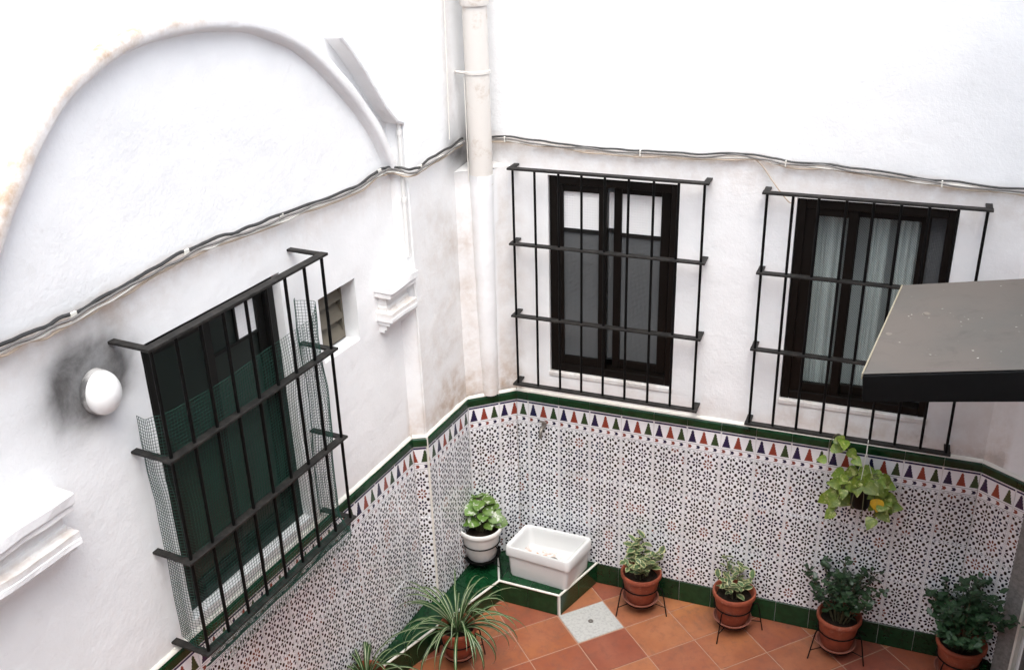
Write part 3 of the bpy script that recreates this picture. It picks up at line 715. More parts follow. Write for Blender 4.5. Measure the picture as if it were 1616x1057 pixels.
def sash(win, a, b, c, d, off, wl_, wr_, mat='wood_dark', zb=.055, zt=.04):
    mb = MB(); mb.fbox(BACKW, a, a+wl_, c, d, off-.03, off); mb.fbox(BACKW, b-wr_, b, c, d, off-.03, off)
    mb.fbox(BACKW, a+wl_, b-wr_, d-zt, d, off-.03, off-.0015); mb.fbox(BACKW, a+wl_, b-wr_, c, c+zb, off-.03, off-.0015)
    mb.build('sash', mat, win, bevel=.003)
def pane(win, a, b, c, d, off, mat, name='pane'):
    mb = MB(); mb.fbox(BACKW, a, b, c, d, off-.005, off); mb.build(name, mat, win)
def bar_(win, a, b, c, d, off, mat='wood_black', name='glazing_bar'):
    mb = MB(); mb.fbox(BACKW, a, b, c, d, off-.012, off); mb.build(name, mat, win)
# first window: front sash left, rear sash right, narrow slot between; bright upper lights above a bar, screened below
s0, s1, z0, z1 = W1[:4]; zt = z1-.095; zb = z0+.117; zs = z1-.325
sash(w1, s0+.048, -.118, z0+.062, z1-.055, -.072, .034, .046)
sash(w1, -.085, .236, z0+.062, z1-.055, -.106, .044, .052)
for a, b, of, zq in ((-.374, -.164, -.088, zs), (-.118, -.085, -.120, zs+.01), (-.041, .184, -.122, zs-.012)):
    pane(w1, a, b, zq+.012, zt, of, 'glass_white'); pane(w1, a, b, zb, zq-.012, of, 'glass_screen'); bar_(w1, a, b, zq-.012, zq+.012, of+.006)
pane(w1, .236, .250, z0+.062, z1-.055, -.126, 'glass_screen')
sheet(BACKW, s0+.05, s1-.05, zs-.02, z1-.05, -.20, 7, .006, 60, 1).build('blind', 'curtain', w1)
w2 = back_window(W2, 'dark brown window with ribbed glass and white curtain folds', None, None, None)
s0, s1, z0, z1 = W2[:4]; zt = z1-.095; zb = z0+.117
sash(w2, s0+.048, 1.212, z0+.062, z1-.055, -.072, .066, .046)
sash(w2, 1.205, 1.560, z0+.062, z1-.055, -.106, .012, .046)
pane(w2, 1.019, 1.166, zb, zt, -.090, 'glass_ribbed'); pane(w2, 1.217, 1.514, zb, zt, -.122, 'glass_ribbed'); pane(w2, 1.560, 1.632, z0+.062, z1-.055, -.126, 'glass_screen')
sheet(BACKW, 1.00, 1.15, z0+.06, z1-.05, -.17, 3, .016, 40, .4).build('curtain', 'curtain', w2)
sheet(BACKW, 1.29, 1.37, z0+.06, z1-.05, -.18, 2, .014, 24, 2.1).build('curtain', 'curtain', w2)
sheet(BACKW, 1.42, 1.54, z0+.06, z1-.05, -.18, 3, .014, 30, .7).build('curtain', 'curtain', w2)

# left wall window and vent
s0, s1, z0, z1 = WL[:4]
mb = frame_ring(MB(), LEFT, s0+.003, s1-.003, z0+.012, z1-.003, -.13, -.055, .045)
wl = mb.build('window', 'wood_black', left_wall, bevel=.004); wl['label'] = 'near-black window with one small white pane behind green netting'
mb = MB(); mb.fbox(LEFT, s0-.005, s1+.005, z0-.02, z0+.011, -.20, -.008); mb.build('sill', 'plaster', wl)
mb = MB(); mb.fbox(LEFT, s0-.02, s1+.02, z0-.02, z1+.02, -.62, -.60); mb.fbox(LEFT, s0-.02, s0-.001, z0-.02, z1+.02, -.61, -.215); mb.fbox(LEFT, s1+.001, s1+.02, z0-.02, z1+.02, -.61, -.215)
mb.fbox(LEFT, s0-.02, s1+.02, z1+.001, z1+.02, -.61, -.215); mb.fbox(LEFT, s0-.02, s1+.02, z0-.02, z0-.001, -.61, -.215); mb.build('blackout_box', 'blackout', wl)  # same added dark box, standing in for the unlit interior
for a, b, of in ((s0+.05, s0+.43, -.070), (s0+.40, s1-.05, -.088)):
    frame_ring(MB(), LEFT, a, b, z0+.06, z1-.05, of-.025, of, .045).build('sash', 'wood_black', wl, bevel=.003)
def lpane(a, b, c, d, of, mat):
    mb = MB(); mb.fbox(LEFT, a, b, c, d, of-.005, of); mb.build('pane', mat, wl)
lpane(s0+.096, s0+.384, z0+.106, z1-.096, -.082, 'glass_dark'); lpane(s0+.446, s1-.096, z0+.106, z1-.262, -.101, 'glass_dark')
lpane(s0+.612, s1-.096, z1-.250, z1-.096, -.101, 'glass_white'); lpane(s0+.446, s0+.600, z1-.250, z1-.096, -.101, 'glass_dark')
mb = MB(); mb.fbox(LEFT, s0+.60, s1-.08, z1-.26, z1-.08, -.14, -.13); mb.build('blind', 'curtain', wl)
mb = MB(); mb.fbox(LEFT, s0+.446, s1-.096, z1-.262, z1-.250, -.110, -.092); mb.fbox(LEFT, s0+.600, s0+.612, z1-.250, z1-.096, -.110, -.092); mb.build('glazing_bar', 'wood_black', wl)
s0, s1, z0, z1 = VT[:4]
mb = frame_ring(MB(), LEFT, s0+.002, s1-.002, z0+.002, z1-.002, -.15, -.10, .016); vt = mb.build('vent', 'slat_tan', left_wall)
mb = MB(); mb.fbox(LEFT, s0, s1, z0, z1, -.20, -.165); mb.build('vent_back', 'blackout', vt)
for k in range(3):
    za = z0+.018+k*.103; mb = MB(); P = LEFT.P
    mb.hexa([P(s0+.018, za, -.088), P(s1-.018, za, -.088), P(s1-.018, za+.010, -.096), P(s0+.018, za+.010, -.096), P(s0+.018, za+.098, -.142), P(s1-.018, za+.098, -.142), P(s1-.018, za+.106, -.150), P(s0+.018, za+.106, -.150)])
    mb.build('slat', 'slat_tan', vt)

# ------------------------------------------------------------------ window grilles
def grille(fr, s0, s1, zs, off, label, n=9, inset_=.026, arm=None):
    base = fr.P((s0+s1)/2, zs[-1], 0); g = empty('window_grille', base, fr.rz); tag(g, label, 'window grille', 'iron window grilles')
    w = s1-s0; z0 = zs[-1]
    def loc(s, z, o): return Vector((s-(s0+s1)/2, -o, z-z0))
    for z in zs:
        mb = MB(); a, b = loc(s0, z-.006, off), loc(s1, z+.006, off); mb.box(a.x, b.x, -off-.020, -off+.020, a.z, b.z)
        mb.build('rail', 'iron_rail', g, bevel=.002)
        for s in (s0+.018, s1-.018):
            mb = MB(); a = loc(s, z, 0); mb.box(a.x-.016, a.x+.016, -off+.020, .02, a.z-.0055, a.z+.0055)
            mb.build('wall_arm', 'iron_rail', g, bevel=.002)
    for k in range(n):
        s = s0+inset_+(w-2*inset_)*k/(n-1)+random.uniform(-.003, .003); a = loc(s, 0, off); mb = MB()
        t = random.uniform(-.002, .002)
        mb.tube([(a.x, a.y, -.004), (a.x+t, a.y+t, (zs[0]-z0)/2), (a.x, a.y, zs[0]-z0+.004)], .0075, 8); mb.build('bar', 'iron', g)
    return g
grille(BACK, -.657, .468, (2.772, 2.332, 1.884, 1.432), .08, 'black iron grille over the window nearest the white downpipe')
grille(BACK, .739, 1.818, (2.748, 2.312, 1.868, 1.405), .08, 'black iron grille partly hidden behind the grey awning')
grille(LEFT, -1.915, -.832, (2.766, 2.306, 1.842, 1.385), .165, 'deep black iron grille wrapped in green plastic netting')

# green plastic netting inside the left grille
def netting():
    fp = [(-1.868, .006), (-1.878, .05), (-1.893, .105), (-1.885, .140), (-1.855, .149), (-1.70, .150), (-1.4, .150), (-1.1, .148), (-.95, .148), (-.895, .140), (-.870, .11), (-.885, .06), (-.90, .03), (-.875, .006)]
    path = spline([Vector((a, b, 0)) for a, b in fp], 24)
    L = [0]
    for a, b in zip(path, path[1:]): L.append(L[-1]+(b-a).length)
    cell = .0155; nc = int(L[-1]/cell); nr = 78
    def pt(t):
        for i in range(len(L)-1):
            if L[i+1] >= t: return path[i].lerp(path[i+1], (t-L[i])/max(1e-6, L[i+1]-L[i]))
        return path[-1]
    vs = []; grid = {}
    for i in range(nc+1):
        q = pt(L[-1]*i/nc); s = q.x
        front = sstep(s, -1.89, -1.83)*sstep(s, -.87, -.93) if q.y > .12 else 0.0
        top = 2.485+.012*math.sin(s*5)+.05*sstep(i, nc-16, nc-9)-(.035*sstep(i, 9, 3))
        bot = 1.395-.085*front
        for j in range(nr+1):
            z = bot+(top-bot)*j/nr; p3 = Vector((s, z, 0))
            wv = .012*noise.noise(Vector((s*4, z*3, 3)))+.005*noise.noise(Vector((s*13, z*8, 8)))
            below = max(0, 1.41-z)*front
            off = min(q.y+wv*(1.0 if front < .5 else .8), .152) if below <= 0 else q.y+.055*sstep(below, 0, .03)
            grid[i, j] = len(vs); vs.append(LEFT.P(s+wv*.8, z+.004*noise.noise(Vector((s*6, z*6, 1))), max(off, .006)))
    fs = [(grid[i, j], grid[i+1, j], grid[i+1, j+1], grid[i, j+1]) for i in range(nc) for j in range(nr)]
    me = bpy.data.meshes.new('plastic_netting'); me.from_pydata([tuple(q) for q in vs], [], fs)
    o = link('plastic_netting', me, 'netting'); m = o.modifiers.new('wire', 'WIREFRAME'); m.thickness = .0024; m.use_even_offset = False; m.use_boundary = True; m.use_replace = True
    tag(o, 'dark green plastic mesh netting tied inside the deep iron grille', 'netting')
    vs = []; n1, n2 = 130, 12
    for i in range(n1+1):
        s = -1.885+1.02*i/n1
        for j in range(n2+1):
            t = j/n2; w = noise.noise(Vector((s*11, t*3, 6)))
            vs.append(LEFT.P(s, 1.395-.105*t+.008*w, .150+.030*math.sin(t*2.6)+.012*w-.035*t*t))
    me = bpy.data.meshes.new('folded_hem'); me.from_pydata([tuple(q) for q in vs], [], [(i*(n2+1)+j, (i+1)*(n2+1)+j, (i+1)*(n2+1)+j+1, i*(n2+1)+j+1) for i in range(n1) for j in range(n2)])
    h = link('folded_hem', me, 'netting', o); m = h.modifiers.new('wire', 'WIREFRAME'); m.thickness = .0034; m.use_even_offset = False; m.use_boundary = True; m.use_replace = True
    return o
netting()

# ------------------------------------------------------------------ pipes, cables, lamp
pr_ = .066
pp = empty('drain_pipe', (pc.x, pc.y, 2.7)); tag(pp, 'white painted downpipe with collar running down the corner', 'drain pipe')
mb = MB(); mb.tube([(0, 0, -.02), (0, 0, .5), (0, 0, .945)], pr_, 28, cap=False); mb.build('lower_pipe', 'pipe_white', pp)
mb = MB(); mb.tube([(0, 0, .90), (0, 0, WALL_H-2.7)], pr_-.004, 28, cap=False); mb.build('upper_pipe', 'pipe_white', pp)
zc = at_y(750, 5, -.18).z-2.7
mb = MB(); mb.lathe([(pr_-.003, -.02), (pr_+.009, -.018), (pr_+.012, 0), (pr_+.012, .10), (pr_+.006, .11), (pr_-.004, .112)], 28); mb.build('collar', 'pipe_white', pp, (0, 0, zc+.0))
zb = at_y(750, 117, -.18).z-2.7
mb = MB(); mb.lathe([(pr_-.002, -.008), (pr_+.005, -.007), (pr_+.005, .007), (pr_-.002, .008)], 28); mb.tube([(-.05, -.045, 0), (-.085, -.05, .002), (-.115, -.02, 0)], .008, 8); mb.build('clamp', 'pipe_white', pp, (0, 0, zb))
mb = MB(); mb.tube([(-.060, -.040, z) for z in (zb-.02, zb-.3, zb-.6)], .0025, 6); mb.build('tie_wire', 'cable_white', pp)
# conduit on the pier
co = empty('conduit', PILF.P(.055, 2.3, .012)); tag(co, 'thin white painted conduit running up the corner pier', 'conduit')
b0 = co.location
mb = MB(); a = PILF.P(.055, 2.44, .004)-b0; mb.tube([a, a+Vector((0, 0, .5)), a+Vector((.004, 0, 1.2)), a+Vector((0, 0, WALL_H-2.46))], .011, 10); mb.build('tube', 'conduit_white', co)
for z in (2.75, 3.1, 3.45):
    mb = MB(); q = PILF.P(.055, z, .004)-b0; mb.tube([q-Vector((0, 0, .012)), q+Vector((0, 0, .012))], .0145, 10); mb.build('clip', 'conduit_white', co)

def cables(fr_pts, tops, group, labels):
    for k, (rad, mat, dz, dn, seed) in enumerate(tops):
        pts = []
        for i, (p, n) in enumerate(fr_pts):
            a = noise.noise(Vector((i*.23, seed, 0))); b = noise.noise(Vector((i*.31, seed, 5)))
            pts.append(p+Vector((0, 0, dz*1.15+a*.012))+n*(dn+abs(b)*.006))
        mb = MB(); mb.tube(pts, rad, 6); o = mb.build('cable', mat); tag(o, labels[k], 'cable', group)
CB = spline([Vector((-.865, -.03, 2.90)), Vector((-.74, -.02, CAB_B[0].z))]+[Vector((q.x, 0, q.z)) for q in CAB_B[1:]]+[Vector((2.02, 0, CAB_B[-1].z-.01))], 8)
CBn = [(q, Vector((0, -1, 0))) for q in CB]
cables(CBn, [(.0055, 'cable_black', .010, .012, 1.1), (.0040, 'cable_white', -.006, .014, 4.3), (.004, 'cable_beige', -.016, .011, 7.7), (.0045, 'cable_grey', .000, .02, 9.2)], 'cables along the back wall',
       ['black cable along the wall above the two barred windows', 'white cable along the wall above the two barred windows', 'beige cable along the wall above the two barred windows', 'grey cable along the wall above the two barred windows'])
LP = [LEFT.P(s, z, 0) for s, z in CAB_L]; LP = [LEFT.P(-5.5, 2.93, 0), LEFT.P(-4.6, 2.915, 0), LEFT.P(-3.7, 2.94, 0), LEFT.P(-2.9, 2.925, 0)]+LP
CL = spline(LP+[LEFT.P(-.02, 2.925, .01), PILS.P(-.02, 2.905, .02), PILS.P(.15, 2.90, .005), PILS.P(.38, 2.915, .005), PILS.P(.56, 2.93, .004)], 8)
CLn = [(q, LEFT.n) for q in CL]
cables(CLn, [(.0068, 'cable_black', .008, .012, 2.1), (.0048, 'cable_white', -.012, .016, 5.5), (.0045, 'cable_beige', -.022, .010, 8.9), (.005, 'cable_grey', -.002, .022, 3.7)], 'cables along the arch wall',
       ['black cable sagging along the wall under the blind arch', 'white cable sagging along the wall under the blind arch', 'beige cable sagging along the wall under the blind arch', 'grey cable sagging along the wall under the blind arch'])
for k, i in enumerate(range(36, len(CL)-4, 21)):
    q = CL[i]; mb = MB(); mb.box(-.0045, .0045, -.014, .014, -.018, .016); o = mb.build('cable_clip', 'strip_white', None, q+LEFT.n*.016, LEFT.rz-math.pi/2+math.pi, bevel=.003); tag(o, 'small white clip holding the cables under the blind arch', 'clip', 'clips on the arch wall')
for k, i in enumerate(range(10, len(CB)-2, 23)):
    q = CB[i]; mb = MB(); mb.box(-.004, .004, -.012, .012, -.018, .016); o = mb.build('cable_clip', 'strip_white', None, q+Vector((0, -.014, 0)), 0, bevel=.003); tag(o, 'small white clip holding the cables above the barred windows', 'clip', 'clips on the window wall')
mb = MB(); mb.tube(spline([at_y(1186, 248, -.012), at_y(1203, 262, -.012), at_y(1222, 290, -.014), at_y(1244, 318, -.016), at_y(1252, 318, .0), at_y(1256, 312, .05)], 6), .0032, 6)
o = mb.build('loose_wire', 'cable_beige'); tag(o, 'thin beige wire dropping from the cables to the curtained window', 'wire')
mb = MB(); mb.tube(spline([PILS.P(.44, 2.96, .004), PILS.P(.445, 3.3, .006), PILS.P(.46, 3.7, .004), PILS.P(.46, 4.2, .004)], 6), .003, 6)
o = mb.build('loose_wire', 'cable_white'); tag(o, 'thin white wire hanging beside the downpipe', 'wire')

lamp = empty('wall_lamp', LEFT.P(LAMP_S, LAMP_Z, -.012), LEFT.rz); tag(lamp, 'round white glass wall lamp in a soot stain', 'wall lamp')
def oval(prof, nm, mat):
    mb = MB(); mb.lathe(prof, 36); me = mb
    for v in me.v: v.x, v.y, v.z = v.x*.86, -v.z, v.y*1.05
    return me.build(nm, mat, lamp)
oval([(.082, 0), (.083, .016), (.079, .024)], 'base', 'lamp_base')
oval([(.078, .022), (.080, .034), (.077, .050), (.066, .068), (.046, .082), (.022, .090), (.0005, .092)], 'glass_dome', 'lamp_glass')

# ------------------------------------------------------------------ awning over the door
AZ = 2.40
An = at_z(1362, 590, AZ); Af = at_z(1425, 450, AZ)
ex = Vector((.9966, .0826, 0)); dy = (Af-An)
dn = ray(1616, 583); yy = dy.normalized()     # near edge climbs towards the right wall
nrm = ex.cross(Vector((0, 0, 1))); t = nrm.dot(An-CAM)/nrm.dot(dn); Q = CAM+dn*t
rise = (Q.z-An.z)/((Q-An).dot(ex)); W_A = (RW_X-.01-An.x)/ex.x
aw = empty('awning', An); tag(aw, 'sloping grey awning spotted with white droppings and black front fascia', 'awning')
A0 = Vector((0, 0, 0)); A1 = dy.copy(); A1.z = 0; B0 = ex*W_A+Vector((0, 0, rise*W_A)); B1 = A1+B0
tk = Vector((0, 0, -.016)); mb = MB(); NU, NV = 24, 24; vs_ = []
for i in range(NU+1):
    for j in range(NV+1):
        q = A1*(j/NV)+B0*(i/NU); q.z += .006*noise.noise(Vector((i*.22, j*.22, 2)))*(0 < j < NV)
        vs_.append(q)
k_ = NV+1
mb.add(vs_, [(i*k_+j, (i+1)*k_+j, (i+1)*k_+j+1, i*k_+j+1) for i in range(NU) for j in range(NV)], True)
mb.add([A0+tk, B0+tk, B1+tk, A1+tk], [(3, 2, 1, 0)]); mb.add([A1, B1, B1+tk, A1+tk], [(3, 2, 1, 0), ]); mb.build('cover', 'awning_felt', aw)
fw = dy.normalized()*-.014
FZ = Vector((0, 0, -.118)); mb = MB(); e0 = A0+fw+Vector((0, 0, -.003)); f0 = B0+fw+Vector((0, 0, -.003)); bk = dy.normalized()*.006
mb.hexa([e0+FZ+Vector((.012, 0, .0)), f0+FZ+Vector((0, 0, -.02)), f0+FZ+bk*2, e0+FZ+bk*2+Vector((.012, 0, 0)), e0, f0, f0+bk*2, e0+bk*2]); mb.build('fascia', 'awning_edge', aw, bevel=.004)
mb = MB(); o0 = ex*-.006; mb.hexa([A0+o0+tk*1.5, A0+tk*1.5, A1+tk*1.5, A1+o0+tk*1.5, A0+o0+Vector((0, 0, .003)), A0+Vector((0, 0, .003)), A1+Vector((0, 0, .003)), A1+o0+Vector((0, 0, .003))]); mb.build('edge_trim', 'awning_trim', aw)
for tu, tv in ((.035, .40), (.16, .62)):
    mb = MB(); mb.lathe([(.0005, .004), (.010, .0035), (.016, .0005), (.016, -.004)], 14); mb.build('fixing_cap', 'awning_cap', aw, A1*tv+B0*tu)
for tq in (.12, .5, .88):
    mb = MB(); a = A1*tq; b = a+B0; mb.tube([a+tk*2.2, b+tk*2.2], .013, 8); mb.build('support_bar', 'iron', aw)

# ------------------------------------------------------------------ sink and tap
rim_z = .385
SBL, SFL, SFR, SBR = [at_z(x, y, rim_z) for x, y in ((829, 825), (795, 861), (897, 890), (936, 848))]
SBL.y = min(SBL.y, -.012); SBR.y = min(SBR.y, -.012)
cen = (SBL+SFL+SFR+SBR)/4; sk = empty('sink', (cen.x, cen.y, BEN_Z)); tag(sk, 'white ceramic laundry sink standing on the green tiled ledge', 'sink')
loc4 = [Vector((q.x-cen.x, q.y-cen.y, 0)) for q in (SFL, SFR, SBR, SBL)]
def rrect(sc, rad, inset_=0.0, n=5):   # rounded outline of the rim quad shrunk by inset
    pts = []; c4 = [q.normalized()*(q.length*sc-inset_*1.4) for q in loc4]
    for i in range(4):
        p, a, b = c4[i], c4[i-1], c4[(i+1) % 4]; u = (a-p).normalized(); w = (b-p).normalized()
        p0, p1 = p+u*rad, p+w*rad
        for k in range(n+1):
            t = k/n; pts.append((1-t)**2*p0+2*t*(1-t)*p+t*t*p1)
    return pts
hR = rim_z-BEN_Z
levels = [(1.0, .03, .024, .0), (1.0, .03, .020, .012), (1.0, .03, .014, hR-.085), (1.0, .03, .013, hR-.075), (1.0, .032, .001, hR-.068), (1.0, .034, 0, hR-.060), (1.0, .034, .001, hR-.008), (1.0, .034, .006, hR), (1.0, .03, .022, hR), (1.0, .03, .027, hR-.005), (1.0, .03, .030, hR-.03), (1.0, .035, .040, .105), (1.0, .04, .050, .090), (1.0, .05, .075, .084)]
mb = MB(); vs_ = []
for sc_, rad, ins, z in levels:
    for q in rrect(sc_, rad, ins): vs_.append(Vector((q.x, q.y, z)))
m = 24; fs_ = [(i*m+k, i*m+(k+1) % m, (i+1)*m+(k+1) % m, (i+1)*m+k) for i in range(len(levels)-1) for k in range(m)]
nl = len(levels)-1; vs_.append(Vector((.03, .020, .080))); fs_ += [(nl*m+k, nl*m+(k+1) % m, len(vs_)-1) for k in range(m)]
mb.add(vs_, fs_, True); o = mb.build('basin', 'ceramic', sk)
mb = MB(); mb.lathe([(.002, -.002), (.012, -.001), (.017, .004), (.026, .005), (.030, .001)], 20); mb.build('drain_hole', 'chrome_dull', sk, (.03, .020, .0815))
tp = at_y(858, 672, -.02); tap = empty('wall_tap', (tp.x, 0, tp.z)); tag(tap, 'small old metal tap on the tiles above the sink', 'tap')
mb = MB(); mb.tube([(0, .0, 0), (0, -.05, 0), (0, -.075, -.008), (0, -.082, -.035), (0, -.082, -.05)], [.013, .013, .012, .010, .009], 10); mb.build('spout', 'chrome_dull', tap)
mb = MB(); mb.tube([(0, -.035, 0), (0, -.035, .035)], .008, 8); mb.box(-.024, .024, -.041, -.029, .033, .042); mb.build('handle', 'chrome_dull', tap, bevel=.002)

# ------------------------------------------------------------------ pots, stands, plants
def pot_mesh(R, h, flare=.70, rim=.035):
    t = .008; rb = R*flare
    prof = [(.001, .002), (rb-.004, 0), (rb, .006), (R-.012, h-rim), (R-.004, h-rim+.003), (R, h-rim+.010), (R, h-.006), (R-.004, h), (R-.012, h), (R-.016, h-.008), (R-.024, h-rim), (R-.026, h-.045)]
    mb = MB(); mb.lathe(prof, 36, wob=.004); return mb
def soil_mesh(R, z):
    mb = MB(); vs = [Vector((0, 0, z+.006))]; n = 24
    for q in (.5, 1.0):
        for k in range(n):
            a = k/n*6.283; vs.append(Vector((R*q*math.cos(a), R*q*math.sin(a), z+random.uniform(-.005, .005))))
    fs = [(0, 1+k, 1+(k+1) % n) for k in range(n)]+[(1+k, 1+n+k, 1+n+(k+1) % n, 1+(k+1) % n) for k in range(n)]
    return mb.add(vs, fs, True)
def stand(loc, rz, rr, ring_z, foot, saucer_r, label, low_z, group='pot stands'):
    s = empty('plant_stand', loc, rz); tag(s, label, 'plant stand', group)
    mb = MB(); mb.tube([(rr*math.cos(a*.2618), rr*math.sin(a*.2618), ring_z) for a in range(25)], .004, 6, cap=False); mb.build('ring', 'iron', s)
    mb = MB(); mb.tube([(saucer_r*.72*math.cos(a*.2618), saucer_r*.72*math.sin(a*.2618), low_z) for a in range(25)], .0035, 6, cap=False); mb.build('lower_ring', 'iron', s)
    for k in range(3):
        a = k*2.0944; c_, s_ = math.cos(a), math.sin(a); mb = MB()
        pts = [Vector((rr*c_, rr*s_, ring_z)), Vector(((rr+.018)*c_, (rr+.018)*s_, ring_z+.018)), Vector(((rr+.034)*c_, (rr+.034)*s_, ring_z+.004)), Vector(((rr+.036)*.45*c_+foot*.55*c_, (rr+.036)*.45*s_+foot*.55*s_, ring_z*.45)), Vector((foot*c_, foot*s_, .003))]
        mb.tube(spline(pts, 5), .004, 6); mb.build('leg', 'iron', s)
        mb = MB(); mb.tube([Vector((saucer_r*.72*c_, saucer_r*.72*s_, low_z)), Vector(((rr+.036)*(low_z/ring_z)*c_+foot*(1-low_z/ring_z)*c_, (rr+.036)*(low_z/ring_z)*s_+foot*(1-low_z/ring_z)*s_, low_z))], .003, 5); mb.build('strut', 'iron', s)
    return s
def leaf_mesh(name, outline, fold=.12, curl=.15, mat='leaf_bright'):
    """outline: list of (y, halfwidth); leaf lies along +y, unit length"""
    mb = MB(); vs = []; uv = []
    wm = max(w for y, w in outline)
    for y, w in outline:
        z = -curl*y*y
        for k, x in ((0, -w), (1, 0), (2, w)): vs.append((x, y, z+(fold*w if k != 1 else 0))); uv.append((.5+.5*x/max(w, 1e-4) if w > 1e-3 else .5, y))
    fs = []
    for i in range(len(outline)-1):
        for k in range(2): fs.append((i*3+k, i*3+k+1, (i+1)*3+k+1, (i+1)*3+k))
    mb.add(vs, fs, True, uv); me = mb.mesh(name); me.materials.append(MAT[mat]); return me
HEART = [(-.10, .12), (-.04, .36), (.10, .47), (.30, .48), (.52, .38), (.74, .22), (.90, .09), (1.0, .005)]
ROUND = [(-.08, .16), (.0, .34), (.18, .50), (.42, .56), (.64, .48), (.84, .28), (.95, .12), (1.0, .01)]
OVAL = [(0, .03), (.15, .20), (.38, .30), (.62, .28), (.82, .16), (1.0, .01)]
LM = {}
def orient(yv, up):
    y = yv.normalized(); z = (up-y*up.dot(y)).normalized(); x = y.cross(z); return Matrix((x, y, z)).transposed()
def leaf(parent, base, me, yv, up, size, name='leaf'):
    o = bpy.data.objects.new(name, me); COL.objects.link(o); o.parent = parent
    m = orient(yv, up).to_4x4(); m = m @ Matrix.Scale(size, 4); m.translation = base; o.matrix_basis = m; return o
def leaf_into(mb, base, outline, yv, up, size, fold=.12, curl=.2, u_off=None):
    m = orient(yv, up); vs = []; uv = []
    for y, w in outline:
        for x in (-w, 0, w):
            vs.append(base+m@(Vector((x, y, -curl*y*y+(fold*w if x else 0)))*size)); uv.append((.5+(.5 if x > 0 else -.5 if x < 0 else 0), y))
    mb.add(vs, [(i*3+k, i*3+k+1, (i+1)*3+k+1, (i+1)*3+k) for i in range(len(outline)-1) for k in range(2)], True, uv)

def potted(px, py, R, h, zrim, label, stand_label, rz, pot='terracotta', base_z=0.0, flare=.70, dy=0.0):
    c = at_z(px, py, zrim); c.y += dy; zb = zrim-h
    st = stand((c.x, c.y, base_z), rz, R*(flare+1)/2+.004, (zb-base_z)+h*.50, R*1.42, R*1.05, stand_label, zb-base_z-.012)
    mb = MB(); R_s = R*.90; mb.lathe([(.001, 0), (R_s*.84, 0), (R_s, .024), (R_s-.005, .025), (R_s*.82, .006), (.001, .006)], 32)
    sa = mb.build('saucer', 'saucer_clay' if pot == 'terracotta' else 'iron', None, (c.x, c.y, zb-.0075))
    tag(sa, ('clay' if pot == 'terracotta' else 'dark')+' saucer under the '+label, 'saucer', 'pot saucers')
    t = empty('potted_plant', (c.x, c.y, zb)); tag(t, label, 'potted plant', 'potted plants')
    pot_mesh(R, h, flare).build('pot', pot, t); soil_mesh(R-.022, h-.045).build('soil', 'soil', t)
    return t, c

def bushy(t, R, h, spread, height, n, outline, mats, size, stems=7, joined=False):
    """upright branching little shrub; leaves in pairs along the stems"""
    rnd = random.Random(int(t.location.x*1000)); jm = MB(); k = 0; sb = MB(); tot = 0
    for s in range(stems):
        a = 6.283*s/stems+rnd.uniform(-.4, .4); lean = rnd.uniform(.15, 1.0); L = height*rnd.uniform(.55, 1.0)*(1.0-.25*lean)
        p0 = Vector((R*.35*math.cos(a)*lean, R*.35*math.sin(a)*lean, h-.05)); p3 = p0+Vector((spread*lean*math.cos(a), spread*lean*math.sin(a), L))
        pts = spline([p0, p0.lerp(p3, .35)+Vector((0, 0, L*.14)), p0.lerp(p3, .7)+Vector((rnd.uniform(-.02, .02), rnd.uniform(-.02, .02), L*.10)), p3], 6)
        sb.tube(pts, [.005-.0035*i/len(pts) for i in range(len(pts))], 5)
        per = n//stems
        for i in range(per):
            f = (.25+.75*(i+.5)/per)*(len(pts)-1); q = pts[int(f)].lerp(pts[min(int(f)+1, len(pts)-1)], f-int(f))
            la = a+i*2.4+rnd.uniform(-.5, .5); up = rnd.uniform(.05, .9); yv = Vector((math.cos(la), math.sin(la), up)); sz = size*rnd.uniform(.7, 1.25)
            q = q+Vector((rnd.gauss(0, .35), rnd.gauss(0, .35), rnd.gauss(0, .25)))*size*(.9 if joined else .4)
            upv = Vector((rnd.uniform(-.5, .5), rnd.uniform(-.5, .5), 1))
            if joined: leaf_into(jm, q, outline, yv, upv, sz, curl=rnd.uniform(.0, .35))
            else:
                mt = mats[0] if rnd.random() < .8 or len(mats) == 1 else mats[1]; leaf(t, q, LM[mt], yv, upv, sz)
    sb.build('stems', 'stem', t)
    if joined:
        o = jm.build('foliage', mats[0], t); o['kind'] = 'stuff'

LM['round'] = leaf_mesh('leaf', ROUND, .18, .18, 'leaf_bright'); LM['heart'] = leaf_mesh('leaf', HEART, .2, .25, 'leaf_pothos'); LM['heart_y'] = leaf_mesh('leaf', HEART, .2, .3, 'leaf_yellow')
LM['var'] = leaf_mesh('leaf', OVAL, .15, .2, 'leaf_variegated'); LM['dark'] = leaf_mesh('leaf', OVAL, .15, .2, 'leaf_dark')

P1, c1 = potted(1012, 900, .128, .205, .285, 'terracotta pot of variegated shrub beside the floor cover', 'black iron stand holding the pot beside the floor cover', 1.9)
bushy(P1, .128, .205, .10, .30, 72, OVAL, ['var'], .065, 8)
P2, c2 = potted(1159, 930, .130, .210, .290, 'terracotta pot with a sparse variegated shrub and bare soil', 'black iron stand holding the sparse variegated shrub', 2.3)
bushy(P2, .130, .205, .08, .30, 66, OVAL, ['var'], .055, 8)
P3, c3 = potted(1325, 968, .128, .210, .285, 'terracotta pot with a dense dark shrub below the hanging plant', 'black iron stand holding the dark shrub below the hanging plant', 1.7)
bushy(P3, .128, .205, .19, .44, 460, OVAL, ['leaf_dark'], .042, 18, True)
P4, c4 = potted(1518, 1010, .135, .215, .29, 'terracotta pot with a large dark shrub beside the stone jamb', 'black iron stand holding the large shrub beside the stone jamb', 2.0)
bushy(P4, .135, .21, .25, .50, 680, OVAL, ['leaf_dark'], .046, 22, True)
